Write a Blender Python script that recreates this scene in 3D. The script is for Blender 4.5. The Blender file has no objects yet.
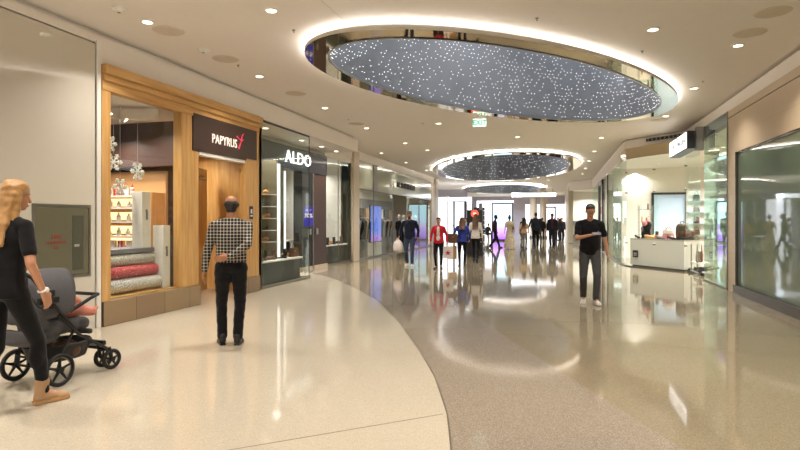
import bpy, bmesh, math, random
from math import sin, cos, pi, radians, sqrt, atan2
from mathutils import Vector, Matrix, noise
random.seed(7)
S = bpy.context.scene
C = S.collection

# ---------------------------------------------------------------- camera, world, exposure
cam_d = bpy.data.cameras.new('camera'); cam = bpy.data.objects.new('camera', cam_d); C.objects.link(cam)
cam_d.sensor_width = 36; cam_d.lens = 36 * 560 / 800; cam_d.shift_y = -4 / 800; cam_d.clip_end = 300
cam.location = (0, 0, 1.45); cam.rotation_euler = (radians(90), 0, math.atan(158 / 560))
S.camera = cam
W = bpy.data.worlds.new('mall_air'); S.world = W; W.use_nodes = True
W.node_tree.nodes['Background'].inputs[0].default_value = (1.0, .96, .93, 1)
W.node_tree.nodes['Background'].inputs[1].default_value = 2.3
S.view_settings.view_transform = 'Standard'; S.view_settings.look = 'None'
S.view_settings.gamma = 1; S.view_settings.use_curve_mapping = False
S.view_settings.exposure = 0.14
S.cycles.max_bounces = 8; S.cycles.diffuse_bounces = 4; S.cycles.glossy_bounces = 4
S.cycles.transparent_max_bounces = 16; S.cycles.caustics_reflective = False; S.cycles.caustics_refractive = False
S.cycles.sample_clamp_indirect = 4

def lamp(name, loc, power, col=(1, .86, .68), size=.14, sy=None, rot=(0, 0, 0), kind='AREA', spread=160, parent=None):
    d = bpy.data.lights.new(name, kind); d.energy = power; d.color = col
    if kind == 'AREA':
        d.shape = 'RECTANGLE' if sy else 'DISK'; d.size = size; d.spread = radians(spread)
        if sy: d.size_y = sy
    else: d.shadow_soft_size = size
    o = bpy.data.objects.new(name, d); C.objects.link(o); o.location = loc; o.rotation_euler = rot
    if parent: o.parent = parent
    return o
WARM = (1, .92, .83); WHITE = (1, .95, .88); COOL = (.86, .92, 1)
# ceiling panels inside each shop (the shops' own lighting)
SHOP_LIGHTS = [
 ((-7.6, 7.6, 2.95), 35, WARM, .8, .8), ((-7.4, 9.3, 2.95), 40, WARM, .8, 1.0),
 ((-6.75, 7.2, 3.1), 45, WARM, .25, 1.2),
 ((-6.75, 11.6, 3.3), 12, WHITE, .4, 1.6), ((-8.6, 13.6, 3.3), 60, WHITE, 1.5, 2.0), ((-8.6, 17.2, 3.3), 60, WHITE, 1.0, 2.0),
 ((-8.6, 21.5, 3.3), 70, WHITE, 1.5, 3), ((-8.6, 27, 3.3), 90, WHITE, 1.5, 5),
 ((4.4, 18.9, 3.3), 230, WHITE, .8, 1.6), ((4.8, 20.9, 3.3), 230, WHITE, .8, 1.2), ((5.2, 15.2, 3.3), 150, WHITE, 1.5, 1.5),
 ((3.2, 26.5, 3.3), 150, WHITE, 1.2, 6), ((2.8, 33, 3.3), 150, WHITE, 1.0, 5), ((1.9, 41, 3.3), 200, WHITE, 1.2, 4)]
for p, e, c, a, b in SHOP_LIGHTS:
    for q in (-.5, 0, .5): lamp('shop_light', (p[0] + q * a * .5, p[1] + q * b, p[2]), e / 3, c, .2, spread=150)
# the wide hall at the far end is daylit / cool lit
for p, e in (((-5, 38, 3.9), 260), ((-9, 41, 3.9), 320), ((-4, 47, 3.9), 300), ((-6, 54, 3.9), 420), ((-1, 55, 3.9), 300)):
    lamp('hall_light', p, e, COOL, 2, 2)

# ---------------------------------------------------------------- materials
def lin(h):
    h = h.lstrip('#'); r = [int(h[i:i+2], 16) / 255 for i in (0, 2, 4)]
    return tuple((x / 12.92 if x <= .04045 else ((x + .055) / 1.055) ** 2.4) for x in r)
MATS = {}
def mat(name, col, rough=.6, metal=0, noise_amt=.06, nscale=8, spec=.5, coat=0, emit=0, bump=0, sheen=0, ecol=None):
    if name in MATS: return MATS[name]
    m = bpy.data.materials.new(name); m.use_nodes = True; nt = m.node_tree; N = nt.nodes; L = nt.links
    b = N['Principled BSDF']; c = lin(col) if isinstance(col, str) else col
    b.inputs['Roughness'].default_value = rough; b.inputs['Metallic'].default_value = metal
    b.inputs['Specular IOR Level'].default_value = spec; b.inputs['Coat Weight'].default_value = coat
    b.inputs['Coat Roughness'].default_value = .05
    if sheen: b.inputs['Sheen Weight'].default_value = sheen
    if emit:
        b.inputs['Emission Color'].default_value = (*(lin(ecol) if ecol else c), 1); b.inputs['Emission Strength'].default_value = emit
    tc = N.new('ShaderNodeTexCoord'); n = N.new('ShaderNodeTexNoise'); n.inputs['Scale'].default_value = nscale; n.inputs['Detail'].default_value = 4
    L.new(tc.outputs['Object'], n.inputs['Vector'])
    mx = N.new('ShaderNodeMix'); mx.data_type = 'RGBA'
    mx.inputs[6].default_value = (*[x * (1 - noise_amt) for x in c], 1); mx.inputs[7].default_value = (*[min(1, x * (1 + noise_amt)) for x in c], 1)
    L.new(n.outputs['Fac'], mx.inputs[0]); L.new(mx.outputs[2], b.inputs['Base Color'])
    if bump:
        bp = N.new('ShaderNodeBump'); bp.inputs['Strength'].default_value = bump; bp.inputs['Distance'].default_value = .01
        L.new(n.outputs['Fac'], bp.inputs['Height']); L.new(bp.outputs[0], b.inputs['Normal'])
    MATS[name] = m; return m
def glass(name, tint=(1, 1, 1), refl=.5, base=.02):
    m = bpy.data.materials.new(name); m.use_nodes = True; nt = m.node_tree; N = nt.nodes; L = nt.links
    N.remove(N['Principled BSDF']); out = N['Material Output']
    t = N.new('ShaderNodeBsdfTransparent'); t.inputs[0].default_value = (*tint, 1)
    g = N.new('ShaderNodeBsdfGlossy'); g.inputs['Roughness'].default_value = .01; g.inputs[0].default_value = (.9, 1, .96, 1)
    ge = N.new('ShaderNodeNewGeometry'); dt = N.new('ShaderNodeVectorMath'); dt.operation = 'DOT_PRODUCT'; L.new(ge.outputs['Incoming'], dt.inputs[0]); L.new(ge.outputs['Normal'], dt.inputs[1])
    ab = N.new('ShaderNodeMath'); ab.operation = 'ABSOLUTE'; L.new(dt.outputs['Value'], ab.inputs[0]); om = N.new('ShaderNodeMath'); om.operation = 'SUBTRACT'; om.inputs[0].default_value = 1; L.new(ab.outputs[0], om.inputs[1])
    fr = N.new('ShaderNodeMath'); fr.operation = 'POWER'; fr.inputs[1].default_value = 4.5; L.new(om.outputs[0], fr.inputs[0])
    ma = N.new('ShaderNodeMath'); ma.operation = 'MULTIPLY_ADD'; ma.inputs[1].default_value = refl; ma.inputs[2].default_value = base; ma.use_clamp = True
    L.new(fr.outputs[0], ma.inputs[0]); mx = N.new('ShaderNodeMixShader'); L.new(ma.outputs[0], mx.inputs[0])
    L.new(t.outputs[0], mx.inputs[1]); L.new(g.outputs[0], mx.inputs[2]); L.new(mx.outputs[0], out.inputs[0])
    MATS[name] = m; return m
def terrazzo(name, base, fleck1, fleck2, rough, amt, scale=130, spec=.5):
    m = bpy.data.materials.new(name); m.use_nodes = True; nt = m.node_tree; N = nt.nodes; L = nt.links; b = N['Principled BSDF']
    tc = N.new('ShaderNodeTexCoord'); v = N.new('ShaderNodeTexVoronoi'); v.inputs['Scale'].default_value = scale
    L.new(tc.outputs['Object'], v.inputs['Vector'])
    sp = N.new('ShaderNodeSeparateColor'); L.new(v.outputs['Color'], sp.inputs[0])
    r = N.new('ShaderNodeValToRGB'); r.color_ramp.interpolation = 'CONSTANT'; e = r.color_ramp.elements
    e[0].position = 0; e[0].color = (*lin(base), 1); e[1].position = 1 - amt; e[1].color = (*lin(fleck1), 1)
    x = e.new(1 - amt * .4); x.color = (*lin(fleck2), 1)
    L.new(sp.outputs[0], r.inputs[0])
    n = N.new('ShaderNodeTexNoise'); n.inputs['Scale'].default_value = .7; L.new(tc.outputs['Object'], n.inputs['Vector'])
    mx = N.new('ShaderNodeMix'); mx.data_type = 'RGBA'; mx.blend_type = 'MULTIPLY'; mx.inputs[0].default_value = .10
    L.new(r.outputs[0], mx.inputs[6]); L.new(n.outputs['Fac'], mx.inputs[7]); L.new(mx.outputs[2], b.inputs['Base Color'])
    b.inputs['Roughness'].default_value = rough; b.inputs['Specular IOR Level'].default_value = spec
    MATS[name] = m; return m
def wood(name, c1, c2, axis=2, rough=.35, sc=3):
    m = bpy.data.materials.new(name); m.use_nodes = True; nt = m.node_tree; N = nt.nodes; L = nt.links; b = N['Principled BSDF']
    tc = N.new('ShaderNodeTexCoord'); mp = N.new('ShaderNodeMapping'); s = [sc * 6] * 3; s[axis] = sc * .5
    mp.inputs['Scale'].default_value = s; n = N.new('ShaderNodeTexNoise'); n.inputs['Scale'].default_value = 1; n.inputs['Detail'].default_value = 6
    L.new(tc.outputs['Object'], mp.inputs[0]); L.new(mp.outputs[0], n.inputs['Vector'])
    r = N.new('ShaderNodeValToRGB'); r.color_ramp.elements[0].position = .3; r.color_ramp.elements[1].position = .7
    r.color_ramp.elements[0].color = (*lin(c1), 1); r.color_ramp.elements[1].color = (*lin(c2), 1)
    L.new(n.outputs['Fac'], r.inputs[0]); L.new(r.outputs[0], b.inputs['Base Color']); b.inputs['Roughness'].default_value = rough
    MATS[name] = m; return m
def bricks(name, c1, c2, mortar, w, h, rot=(0, 0, 0), rough=.5, msize=.008, offset=.5):
    m = bpy.data.materials.new(name); m.use_nodes = True; nt = m.node_tree; N = nt.nodes; L = nt.links; b = N['Principled BSDF']
    tc = N.new('ShaderNodeTexCoord'); mp = N.new('ShaderNodeMapping'); mp.inputs['Rotation'].default_value = rot
    br = N.new('ShaderNodeTexBrick'); br.inputs['Scale'].default_value = 1; br.inputs['Brick Width'].default_value = w; br.inputs['Row Height'].default_value = h
    br.inputs['Mortar Size'].default_value = msize; br.inputs['Color1'].default_value = (*lin(c1), 1); br.inputs['Color2'].default_value = (*lin(c2), 1)
    br.inputs['Mortar'].default_value = (*lin(mortar), 1); br.offset = offset
    L.new(tc.outputs['Object'], mp.inputs[0]); L.new(mp.outputs[0], br.inputs['Vector']); L.new(br.outputs['Color'], b.inputs['Base Color'])
    b.inputs['Roughness'].default_value = rough; MATS[name] = m; return m
def plaid(name, base, line, sc, rough=.8):
    m = bpy.data.materials.new(name); m.use_nodes = True; nt = m.node_tree; N = nt.nodes; L = nt.links; b = N['Principled BSDF']
    tc = N.new('ShaderNodeTexCoord'); sx = N.new('ShaderNodeSeparateXYZ'); L.new(tc.outputs['Object'], sx.inputs[0])
    outs = []
    for k in (0, 2):
        a = N.new('ShaderNodeMath'); a.operation = 'MULTIPLY'; a.inputs[1].default_value = sc; L.new(sx.outputs[k], a.inputs[0])
        f = N.new('ShaderNodeMath'); f.operation = 'FRACT'; L.new(a.outputs[0], f.inputs[0])
        g = N.new('ShaderNodeMath'); g.operation = 'GREATER_THAN'; g.inputs[1].default_value = .76; L.new(f.outputs[0], g.inputs[0]); outs.append(g)
    ad = N.new('ShaderNodeMath'); ad.operation = 'ADD'; L.new(outs[0].outputs[0], ad.inputs[0]); L.new(outs[1].outputs[0], ad.inputs[1])
    mu = N.new('ShaderNodeMath'); mu.operation = 'MULTIPLY'; mu.inputs[1].default_value = .5; L.new(ad.outputs[0], mu.inputs[0])
    mx = N.new('ShaderNodeMix'); mx.data_type = 'RGBA'; mx.inputs[6].default_value = (*lin(base), 1); mx.inputs[7].default_value = (*lin(line), 1)
    L.new(mu.outputs[0], mx.inputs[0]); L.new(mx.outputs[2], b.inputs['Base Color']); b.inputs['Roughness'].default_value = rough
    MATS[name] = m; return m
def spots(name, base, dot, scale, thr=.5, rough=.4, metal=0, dmetal=0):
    m = bpy.data.materials.new(name); m.use_nodes = True; nt = m.node_tree; N = nt.nodes; L = nt.links; b = N['Principled BSDF']
    tc = N.new('ShaderNodeTexCoord'); v = N.new('ShaderNodeTexNoise'); v.inputs['Scale'].default_value = scale; v.inputs['Detail'].default_value = 1
    L.new(tc.outputs['Object'], v.inputs['Vector']); r = N.new('ShaderNodeValToRGB'); r.color_ramp.interpolation = 'CONSTANT'
    r.color_ramp.elements[0].color = (*lin(base), 1); r.color_ramp.elements[1].position = thr; r.color_ramp.elements[1].color = (*lin(dot), 1)
    L.new(v.outputs['Fac'], r.inputs[0]); L.new(r.outputs[0], b.inputs['Base Color']); b.inputs['Roughness'].default_value = rough; b.inputs['Metallic'].default_value = metal
    MATS[name] = m; return m
def screen_mat(name, stops, strength, z0, z1):
    m = bpy.data.materials.new(name); m.use_nodes = True; nt = m.node_tree; N = nt.nodes; L = nt.links; b = N['Principled BSDF']
    tc = N.new('ShaderNodeTexCoord'); sx = N.new('ShaderNodeSeparateXYZ'); L.new(tc.outputs['Object'], sx.inputs[0])
    n = N.new('ShaderNodeTexNoise'); n.inputs['Scale'].default_value = 3; L.new(tc.outputs['Object'], n.inputs['Vector'])
    a = N.new('ShaderNodeMath'); a.operation = 'MULTIPLY_ADD'; a.inputs[1].default_value = .5; L.new(n.outputs['Fac'], a.inputs[0]); L.new(sx.outputs[2], a.inputs[2])
    mr = N.new('ShaderNodeMapRange'); mr.inputs[1].default_value = z0 + .25; mr.inputs[2].default_value = z1 + .25; L.new(a.outputs[0], mr.inputs[0])
    r = N.new('ShaderNodeValToRGB'); e = r.color_ramp.elements
    for i, (p, c) in enumerate(stops):
        x = e[i] if i < 2 else e.new(p); x.position = p; x.color = (*lin(c), 1)
    L.new(mr.outputs[0], r.inputs[0]); L.new(r.outputs[0], b.inputs['Emission Color']); b.inputs['Emission Strength'].default_value = strength
    b.inputs['Base Color'].default_value = (.01, .01, .01, 1); b.inputs['Roughness'].default_value = .15
    MATS[name] = m; return m

M = MATS
terrazzo('cream_terrazzo', '#C5BBA8', '#BAB09C', '#D0C7B6', .075, .25, 160, .36)
terrazzo('speckled_terrazzo', '#978B7C', '#82776A', '#A89D8D', .08, .5, 190, .36)
terrazzo('olive_terrazzo', '#92866F', '#83785F', '#A29780', .055, .4, 190, .42)
mat('floor_joint', '#5E5546', .4)
mat('ceiling_paint', '#F3ECE6', .75, noise_amt=.02)
mat('fascia_paint', '#ECE4DB', .6, noise_amt=.02)
mat('white_glass_panel', '#CFC8BB', .12, noise_amt=.02, coat=.5)
mat('white_paint', '#ECE8E0', .5, noise_amt=.02)
mat('lilac_paint', '#B9B5C6', .6, noise_amt=.04)
mat('pillar_stone', '#CDBEA8', .35, noise_amt=.05, nscale=4)
bricks('beige_stone_tile', '#CDB99C', '#C6B192', '#B7A283', 1.25, .40, (0, radians(90), radians(90)), .4, .004)
bricks('brown_stone_tile', '#8B7358', '#97805F', '#5E4D3A', .62, .5, (0, radians(90), radians(90)), .3, .006, 0)
wood('maple_wood', '#C49150', '#DBB070', 2); wood('maple_wood_h', '#C49150', '#DBB070', 1)
mat('dark_brown_panel', '#3B2620', .4); mat('bulkhead_brown', '#4A332B', .5)
mat('black_metal', '#17161A', .35, 0, coat=.2); mat('dark_curb', '#3A342C', .25)
mat('steel', '#B9B6B0', .3, 1); mat('brushed_steel', '#8F8B82', .4, 1)
mat('mirror_rim', '#C9BBA2', .04, 1, noise_amt=.02)
mat('rim_side', '#B9B1A4', .35, 0)
mat('drum_metal', '#909296', .3, .3, noise_amt=.22, nscale=1.2)
mat('star_light', '#FFFFFF', .5, emit=3.4)
mat('cove_light', '#FFF8EE', .5, emit=22)
mat('lens_light', '#FFF0D0', .5, emit=5)
mat('sign_white', '#FFFFFF', .5, emit=1.25)
mat('sign_panel_light', '#FFFFFF', .5, emit=2)
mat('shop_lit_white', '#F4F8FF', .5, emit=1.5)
mat('strip_light', '#FFFFFF', .5, emit=.85)
mat('shelf_glow', '#FFD9A0', .5, emit=1.6)
mat('exit_white', '#F2FFF8', .5, emit=1.2); mat('exit_green', '#0FA070', .5, emit=.9)
glass('clear_glass', (.98, 1, .99), .45, .018); glass('green_glass', (.90, .97, .93), .8, .06)
glass('smoke_glass', (.50, .55, .56), .6, .05); glass('mirror_glass', (.82, .92, .87), 1.0, .16)
mat('green_back_glass', '#6B7A64', .03, noise_amt=.05, spec=.7)
mat('glass_edge', '#7FA69A', .1)
mat('sign_band_green', '#B6B9A2', .15, noise_amt=.03, coat=.5)
mat('red_item', '#B3262C', .5); mat('white_item', '#E9E4DA', .45); mat('tan_item', '#B98E5E', .5); mat('brown_item', '#5A3B28', .45)
mat('black_item', '#191719', .35); mat('grey_item', '#77757A', .5); mat('pink_item', '#D98D96', .5); mat('navy_item', '#1E2440', .5); mat('blue_item', '#2B3FA0', .5)
mat('olive_item', '#4B4530', .6); mat('gold_item', '#B0853B', .35, .6); mat('mint_item', '#9CCBB6', .5)
mat('poster_blue', '#2B2A9C', .4, emit=.25); mat('card_white', '#F2F0EA', .5)
spots('silver_wrap', '#B9B4AE', '#F2EFEA', 62, .53, .25, .35); spots('red_wrap', '#B0303A', '#E9A3A0', 66, .6, .35); spots('pattern_wrap', '#C9C2B6', '#9C958A', 55, .52, .4)
mat('skin', '#C68F70', .5, noise_amt=.05, nscale=20); mat('skin_tan', '#A97452', .5, noise_amt=.05, nscale=20); mat('skin_dark', '#5C3C2B', .5, nscale=20)
mat('hair_blond', '#A87C44', .5, noise_amt=.25, nscale=40, sheen=.3); mat('hair_dark', '#1E1512', .5, noise_amt=.3, nscale=40); mat('hair_brown', '#5A3A24', .5, noise_amt=.3, nscale=40); mat('hair_grey', '#3C342E', .6, noise_amt=.3, nscale=40)
mat('eye_white', '#E8E2DA', .3); mat('lips', '#9A5248', .5)
for n_, c_ in dict(cloth_black='#131215', cloth_navy='#1B2236', cloth_jeans='#3E4A5C', cloth_greyjeans='#4A4A4A', cloth_red='#C01F30', cloth_blue='#2B3A8E', cloth_white='#D8D3CC', cloth_tan='#C29C72', cloth_gown='#C7B08A', cloth_charcoal='#1E1E22', cloth_maroon='#3B1B24', cloth_lightgrey='#9A9A96', cloth_olive='#8C8672').items():
    mat(n_, c_, .85, noise_amt=.18, nscale=14, sheen=.1, spec=.2)
plaid('plaid_shirt', '#121116', '#DCD3C4', 27)
spots('gown_pattern', '#C8AE84', '#E6D8BC', 16, .5, .6)
mat('suede_tan', '#B08D6A', .85); mat('stroller_fabric', '#525154', .9, noise_amt=.12, nscale=60); mat('stroller_black', '#151517', .5); mat('rubber', '#1A1A1A', .7)
mat('baby_pink', '#D98C7C', .8); mat('passage_panel', '#B9CBDD', .5, emit=.45); mat('kiosk_orange', '#F0563A', .5, emit=1.4); mat('bag_paper', '#C9A877', .7); mat('bag_plastic', '#E6DEDC', .4)
mat('cabinet_grey', '#716D5A', .35, .4); mat('cabinet_dark', '#4B4A3C', .2, .2); mat('text_red', '#A04030', .5); mat('text_dark', '#38383C', .5); mat('text_brown', '#EBD9CC', .5, emit=.7); mat('bird_pink', '#E23C5A', .5, emit=.7)
mat('carpet_brown', '#7A5A3C', .8); mat('shop_floor', '#CFC6B4', .15); mat('disc_grey', '#D6CABA', .7)
screen_mat('led_far', [(0, '#7A3CD0'), (1, '#C8F2FF'), (.35, '#C9A0F0'), (.6, '#BFE4FF')], 2.2, 0, 2.6)
screen_mat('sunset_display', [(0, '#C65A8C'), (1, '#5A78E0'), (.35, '#B070C8'), (.65, '#6A8CF0')], .9, 0, 1.6)

# ---------------------------------------------------------------- geometry helpers
class MB:
    def __init__(s): s.v = []; s.f = []; s.m = []
    def add(s, vs, fs, m=0):
        o = len(s.v); s.v += [tuple(x) for x in vs]; s.f += [tuple(i + o for i in f) for f in fs]; s.m += [m] * len(fs); return s
    def box(s, x0, x1, y0, y1, z0, z1, m=0, R=None, c=None):
        vs = [Vector((x, y, z)) for z in (z0, z1) for y in (y0, y1) for x in (x0, x1)]
        if R is not None:
            c = Vector(c) if c else Vector(((x0 + x1) / 2, (y0 + y1) / 2, (z0 + z1) / 2)); vs = [R @ (v - c) + c for v in vs]
        return s.add(vs, [(0, 2, 3, 1), (4, 5, 7, 6), (0, 1, 5, 4), (2, 6, 7, 3), (0, 4, 6, 2), (1, 3, 7, 5)], m)
    def cyl(s, a, b, r, r2=None, n=12, m=0, caps=True):
        a, b = Vector(a), Vector(b); r2 = r if r2 is None else r2; d = (b - a).normalized()
        u = d.orthogonal().normalized(); w = d.cross(u); vs = []
        for p, q in ((a, r), (b, r2)):
            for i in range(n): t = 2 * pi * i / n; vs.append(p + (u * cos(t) + w * sin(t)) * q)
        fs = [(i, (i + 1) % n, n + (i + 1) % n, n + i) for i in range(n)]
        if caps: fs += [tuple(reversed(range(n))), tuple(range(n, 2 * n))]
        return s.add(vs, fs, m)
    def tube(s, pts, r, n=8, m=0):
        pts = [Vector(p) for p in pts]; vs = []; u = None
        for i, p in enumerate(pts):
            d = (pts[min(i + 1, len(pts) - 1)] - pts[max(i - 1, 0)]).normalized()
            u = d.orthogonal().normalized() if u is None else (u - d * u.dot(d)).normalized(); w = d.cross(u)
            rr = r[i] if isinstance(r, (list, tuple)) else r
            for k in range(n): t = 2 * pi * k / n; vs.append(p + (u * cos(t) + w * sin(t)) * rr)
        fs = []
        for i in range(len(pts) - 1):
            for k in range(n): fs.append((i * n + k, i * n + (k + 1) % n, (i + 1) * n + (k + 1) % n, (i + 1) * n + k))
        fs += [tuple(reversed(range(n))), tuple(range((len(pts) - 1) * n, len(pts) * n))]
        return s.add(vs, fs, m)
    def ell(s, c, r, m=0, n=14, k=9, R=None):
        c = Vector(c); r = (r, r, r) if isinstance(r, (int, float)) else r; vs = [Vector((0, 0, -r[2]))]
        for j in range(1, k):
            a = -pi / 2 + pi * j / k
            for i in range(n): t = 2 * pi * i / n; vs.append(Vector((r[0] * cos(a) * cos(t), r[1] * cos(a) * sin(t), r[2] * sin(a))))
        vs.append(Vector((0, 0, r[2]))); top = len(vs) - 1
        vs = [(R @ v if R is not None else v) + c for v in vs]; fs = []
        for i in range(n):
            fs.append((0, 1 + (i + 1) % n, 1 + i)); fs.append((top, 1 + (k - 2) * n + i, 1 + (k - 2) * n + (i + 1) % n))
            for j in range(k - 2): a = 1 + j * n; fs.append((a + i, a + (i + 1) % n, a + n + (i + 1) % n, a + n + i))
        return s.add(vs, fs, m)
    def lathe(s, prof, c=(0, 0, 0), n=20, m=0, sx=1, sy=1):
        vs = []; k = len(prof)
        for (r, z) in prof:
            for i in range(n): t = 2 * pi * i / n; vs.append((c[0] + r * sx * cos(t), c[1] + r * sy * sin(t), c[2] + z))
        fs = [(j * n + i, j * n + (i + 1) % n, (j + 1) * n + (i + 1) % n, (j + 1) * n + i) for j in range(k - 1) for i in range(n)]
        fs += [tuple(reversed(range(n))), tuple(range((k - 1) * n, k * n))]
        return s.add(vs, fs, m)
    def prism(s, poly, z0, z1, m=0):      # polygon in xy, ccw
        n = len(poly); vs = [(x, y, z0) for x, y in poly] + [(x, y, z1) for x, y in poly]
        fs = [(i, (i + 1) % n, n + (i + 1) % n, n + i) for i in range(n)] + [tuple(reversed(range(n))), tuple(range(n, 2 * n))]
        return s.add(vs, fs, m)
    def build(s, name, mats, parent=None, loc=None, rz=0, bev=0, smooth=True, ang=40):
        me = bpy.data.meshes.new(name); me.from_pydata(s.v, [], s.f)
        for x in (mats if isinstance(mats, (list, tuple)) else [mats]): me.materials.append(M[x] if isinstance(x, str) else x)
        me.polygons.foreach_set('material_index', s.m); me.update()
        if smooth: me.shade_smooth(); me.set_sharp_from_angle(angle=radians(ang))
        o = bpy.data.objects.new(name, me); C.objects.link(o)
        if bev:
            b = o.modifiers.new('bevel', 'BEVEL'); b.width = bev; b.segments = 2; b.limit_method = 'ANGLE'
        if parent: o.parent = parent
        if loc: o.location = loc
        if rz: o.rotation_euler.z = rz
        return o
def tag(o, label=None, cat=None, group=None, kind=None):
    if label: o['label'] = label
    if cat: o['category'] = cat
    if group: o['group'] = group
    if kind: o['kind'] = kind
    return o
def thing(name, label, cat, loc=(0, 0, 0), rz=0, group=None):
    o = bpy.data.objects.new(name, None); C.objects.link(o); o.empty_display_size = .1; o.location = loc; o.rotation_euler.z = rz
    return tag(o, label, cat, group)
def struct(name, mb, mats, **k): return tag(mb.build(name, mats, **k), kind='structure')
def dup(o, loc=None, rz=None, label=None, group=None, parent=None):
    c = o.copy(); C.objects.link(c)
    if parent: c.parent = parent
    if loc is not None: c.location = loc
    if rz is not None: c.rotation_euler.z = rz
    if label: c['label'] = label
    if group: c['group'] = group
    for ch in list(o.children): dup(ch, parent=c)
    return c
def text(s, name, size, mt, parent=None, loc=(0, 0, 0), rot=(radians(90), 0, 0), ext=.006, sx=1, bold=0):
    cu = bpy.data.curves.new('t', 'FONT'); cu.body = s; cu.size = size; cu.extrude = ext; cu.space_character = 1.06; cu.align_x = 'CENTER'; cu.align_y = 'CENTER'; cu.offset = bold; cu.resolution_u = 3
    to = bpy.data.objects.new('t', cu); C.objects.link(to); bpy.context.view_layer.update()
    me = bpy.data.meshes.new_from_object(to.evaluated_get(bpy.context.evaluated_depsgraph_get())); bpy.data.objects.remove(to); bpy.data.curves.remove(cu)
    me.materials.clear(); me.materials.append(M[mt]); me.name = name
    for v in me.vertices: v.co.x *= sx
    o = bpy.data.objects.new(name, me); C.objects.link(o); o.location = loc; o.rotation_euler = rot
    if parent: o.parent = parent
    return o
LEFTFACE = (radians(90), 0, radians(90))    # text on the left wall, read from the corridor
RIGHTFACE = (radians(90), 0, radians(-90))
# ---------------------------------------------------------------- the setting: floor, ceiling, walls
def G_(x, y, z=0):
    Z = 560 * (1.45 - z) / (y - 221); X = (x - 400) / 560 * Z; a = math.atan(158 / 560)
    return (X * cos(a) - Z * sin(a), X * sin(a) + Z * cos(a))
c1 = [(-1.2, -8), (-.6, -4), (-.35, -1), (-.35, 1), (-.45, 2.4), (-.65, 3.5), (-.80, 4.15), (-1.1, 5.1), (-1.5, 6.12), (-2.2, 7.74), (-3.2, 9.77), (-4.23, 11.4), (-5.16, 12.75), (-6.0, 13.75), (-7.1, 14.8), (-8.5, 15.8)]
c2 = [(5.2, -3), (3.6, -.6), (2.3, 1.2), (1.3, 2.9), (.77, 3.9), (.34, 4.9), (-.03, 5.73), (-.56, 6.93), (-1.12, 8.38), (-2.04, 10.6), (-3.0, 12.2), (-4.1, 13.6), (-5.4, 14.9), (-7.1, 16.3), (-8.5, 17.2)]
fv = [(-16, -8)] + c1 + [(-16, 15.8)]
mb = MB(); mb.add([(x, y, 0) for x, y in fv], [tuple(range(len(fv)))], 0)
fv = c1 + list(reversed(c2)) + [(8, -8)]
mb.add([(x, y, 0) for x, y in reversed(fv)], [tuple(reversed(range(len(fv))))][:1], 1)
fv = [(-16, 15.8), (-8.5, 15.8), (-8.5, 17.2)] + list(reversed(c2))[1:] + [(8, -8), (12, -8), (12, 75), (-16, 75)]
mb.add([(x, y, 0) for x, y in fv], [tuple(range(len(fv)))], 2)
fl = struct('floor', mb, ['cream_terrazzo', 'speckled_terrazzo', 'olive_terrazzo'], smooth=False)
for p in fl.data.polygons:
    if p.normal.z < 0: p.flip()
mb = MB()
def ribbon(mb, pts, w, z0, z1, m=0):
    for (a, b) in zip(pts, pts[1:]):
        a, b = Vector((*a, 0)), Vector((*b, 0)); d = (b - a).normalized(); n = Vector((-d.y, d.x, 0)) * w / 2
        mb.prism([(a + n).to_tuple()[:2], (a - n).to_tuple()[:2], (b - n).to_tuple()[:2], (b + n).to_tuple()[:2]], z0, z1, m)
ribbon(mb, c1, .012, 0, .0006)
ribbon(mb, [(-6, -.4), (-1.98, 3.14), (-.83, 4.14)], .008, 0, .0006)
struct('trim_1', mb, 'floor_joint')
mb = MB(); ribbon(mb, [G_(321, 0, 4.05), G_(349, 25, 4.05)], .008, 4.047, 4.0495); struct('trim_12', mb, 'disc_grey')
# oculi: centre, semi axes, turn
OC = [((-.66, 10.86), 4.58, 2.16, radians(56.8), .36, .31), ((-2.64, 27.8), 7.24, 3.41, radians(100.9), .55, .45), ((-4.14, 45.1), 6.77, 3.2, radians(97.6), .5, .4)]
def ering(o, da=0, db=0, n=96):
    (cx, cy), a, b, t, _, _ = o; pts = []
    for i in range(n):
        u = 2 * pi * i / n; x = (a + da) * cos(u); y = (b + db) * sin(u); pts.append((cx + x * cos(t) - y * sin(t), cy + x * sin(t) + y * cos(t)))
    return pts
bm = bmesh.new(); edges = []
loops = [[(-16, -8), (5, -8), (5, 75), (-16, 75)]] + [ering(o, -.2, -.2) for o in OC]
for lp in loops:
    vs = [bm.verts.new((x, y, 4.05)) for x, y in lp]
    for i in range(len(vs)): edges.append(bm.edges.new((vs[i], vs[(i + 1) % len(vs)])))
bmesh.ops.triangle_fill(bm, edges=edges, use_beauty=True, use_dissolve=False)
me = bpy.data.meshes.new('ceiling'); bm.to_mesh(me); bm.free(); me.materials.append(M['ceiling_paint'])
for p in me.polygons:
    if p.normal.z > 0: p.flip()
ce = bpy.data.objects.new('ceiling', me); C.objects.link(ce); tag(ce, kind='structure')

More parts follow.
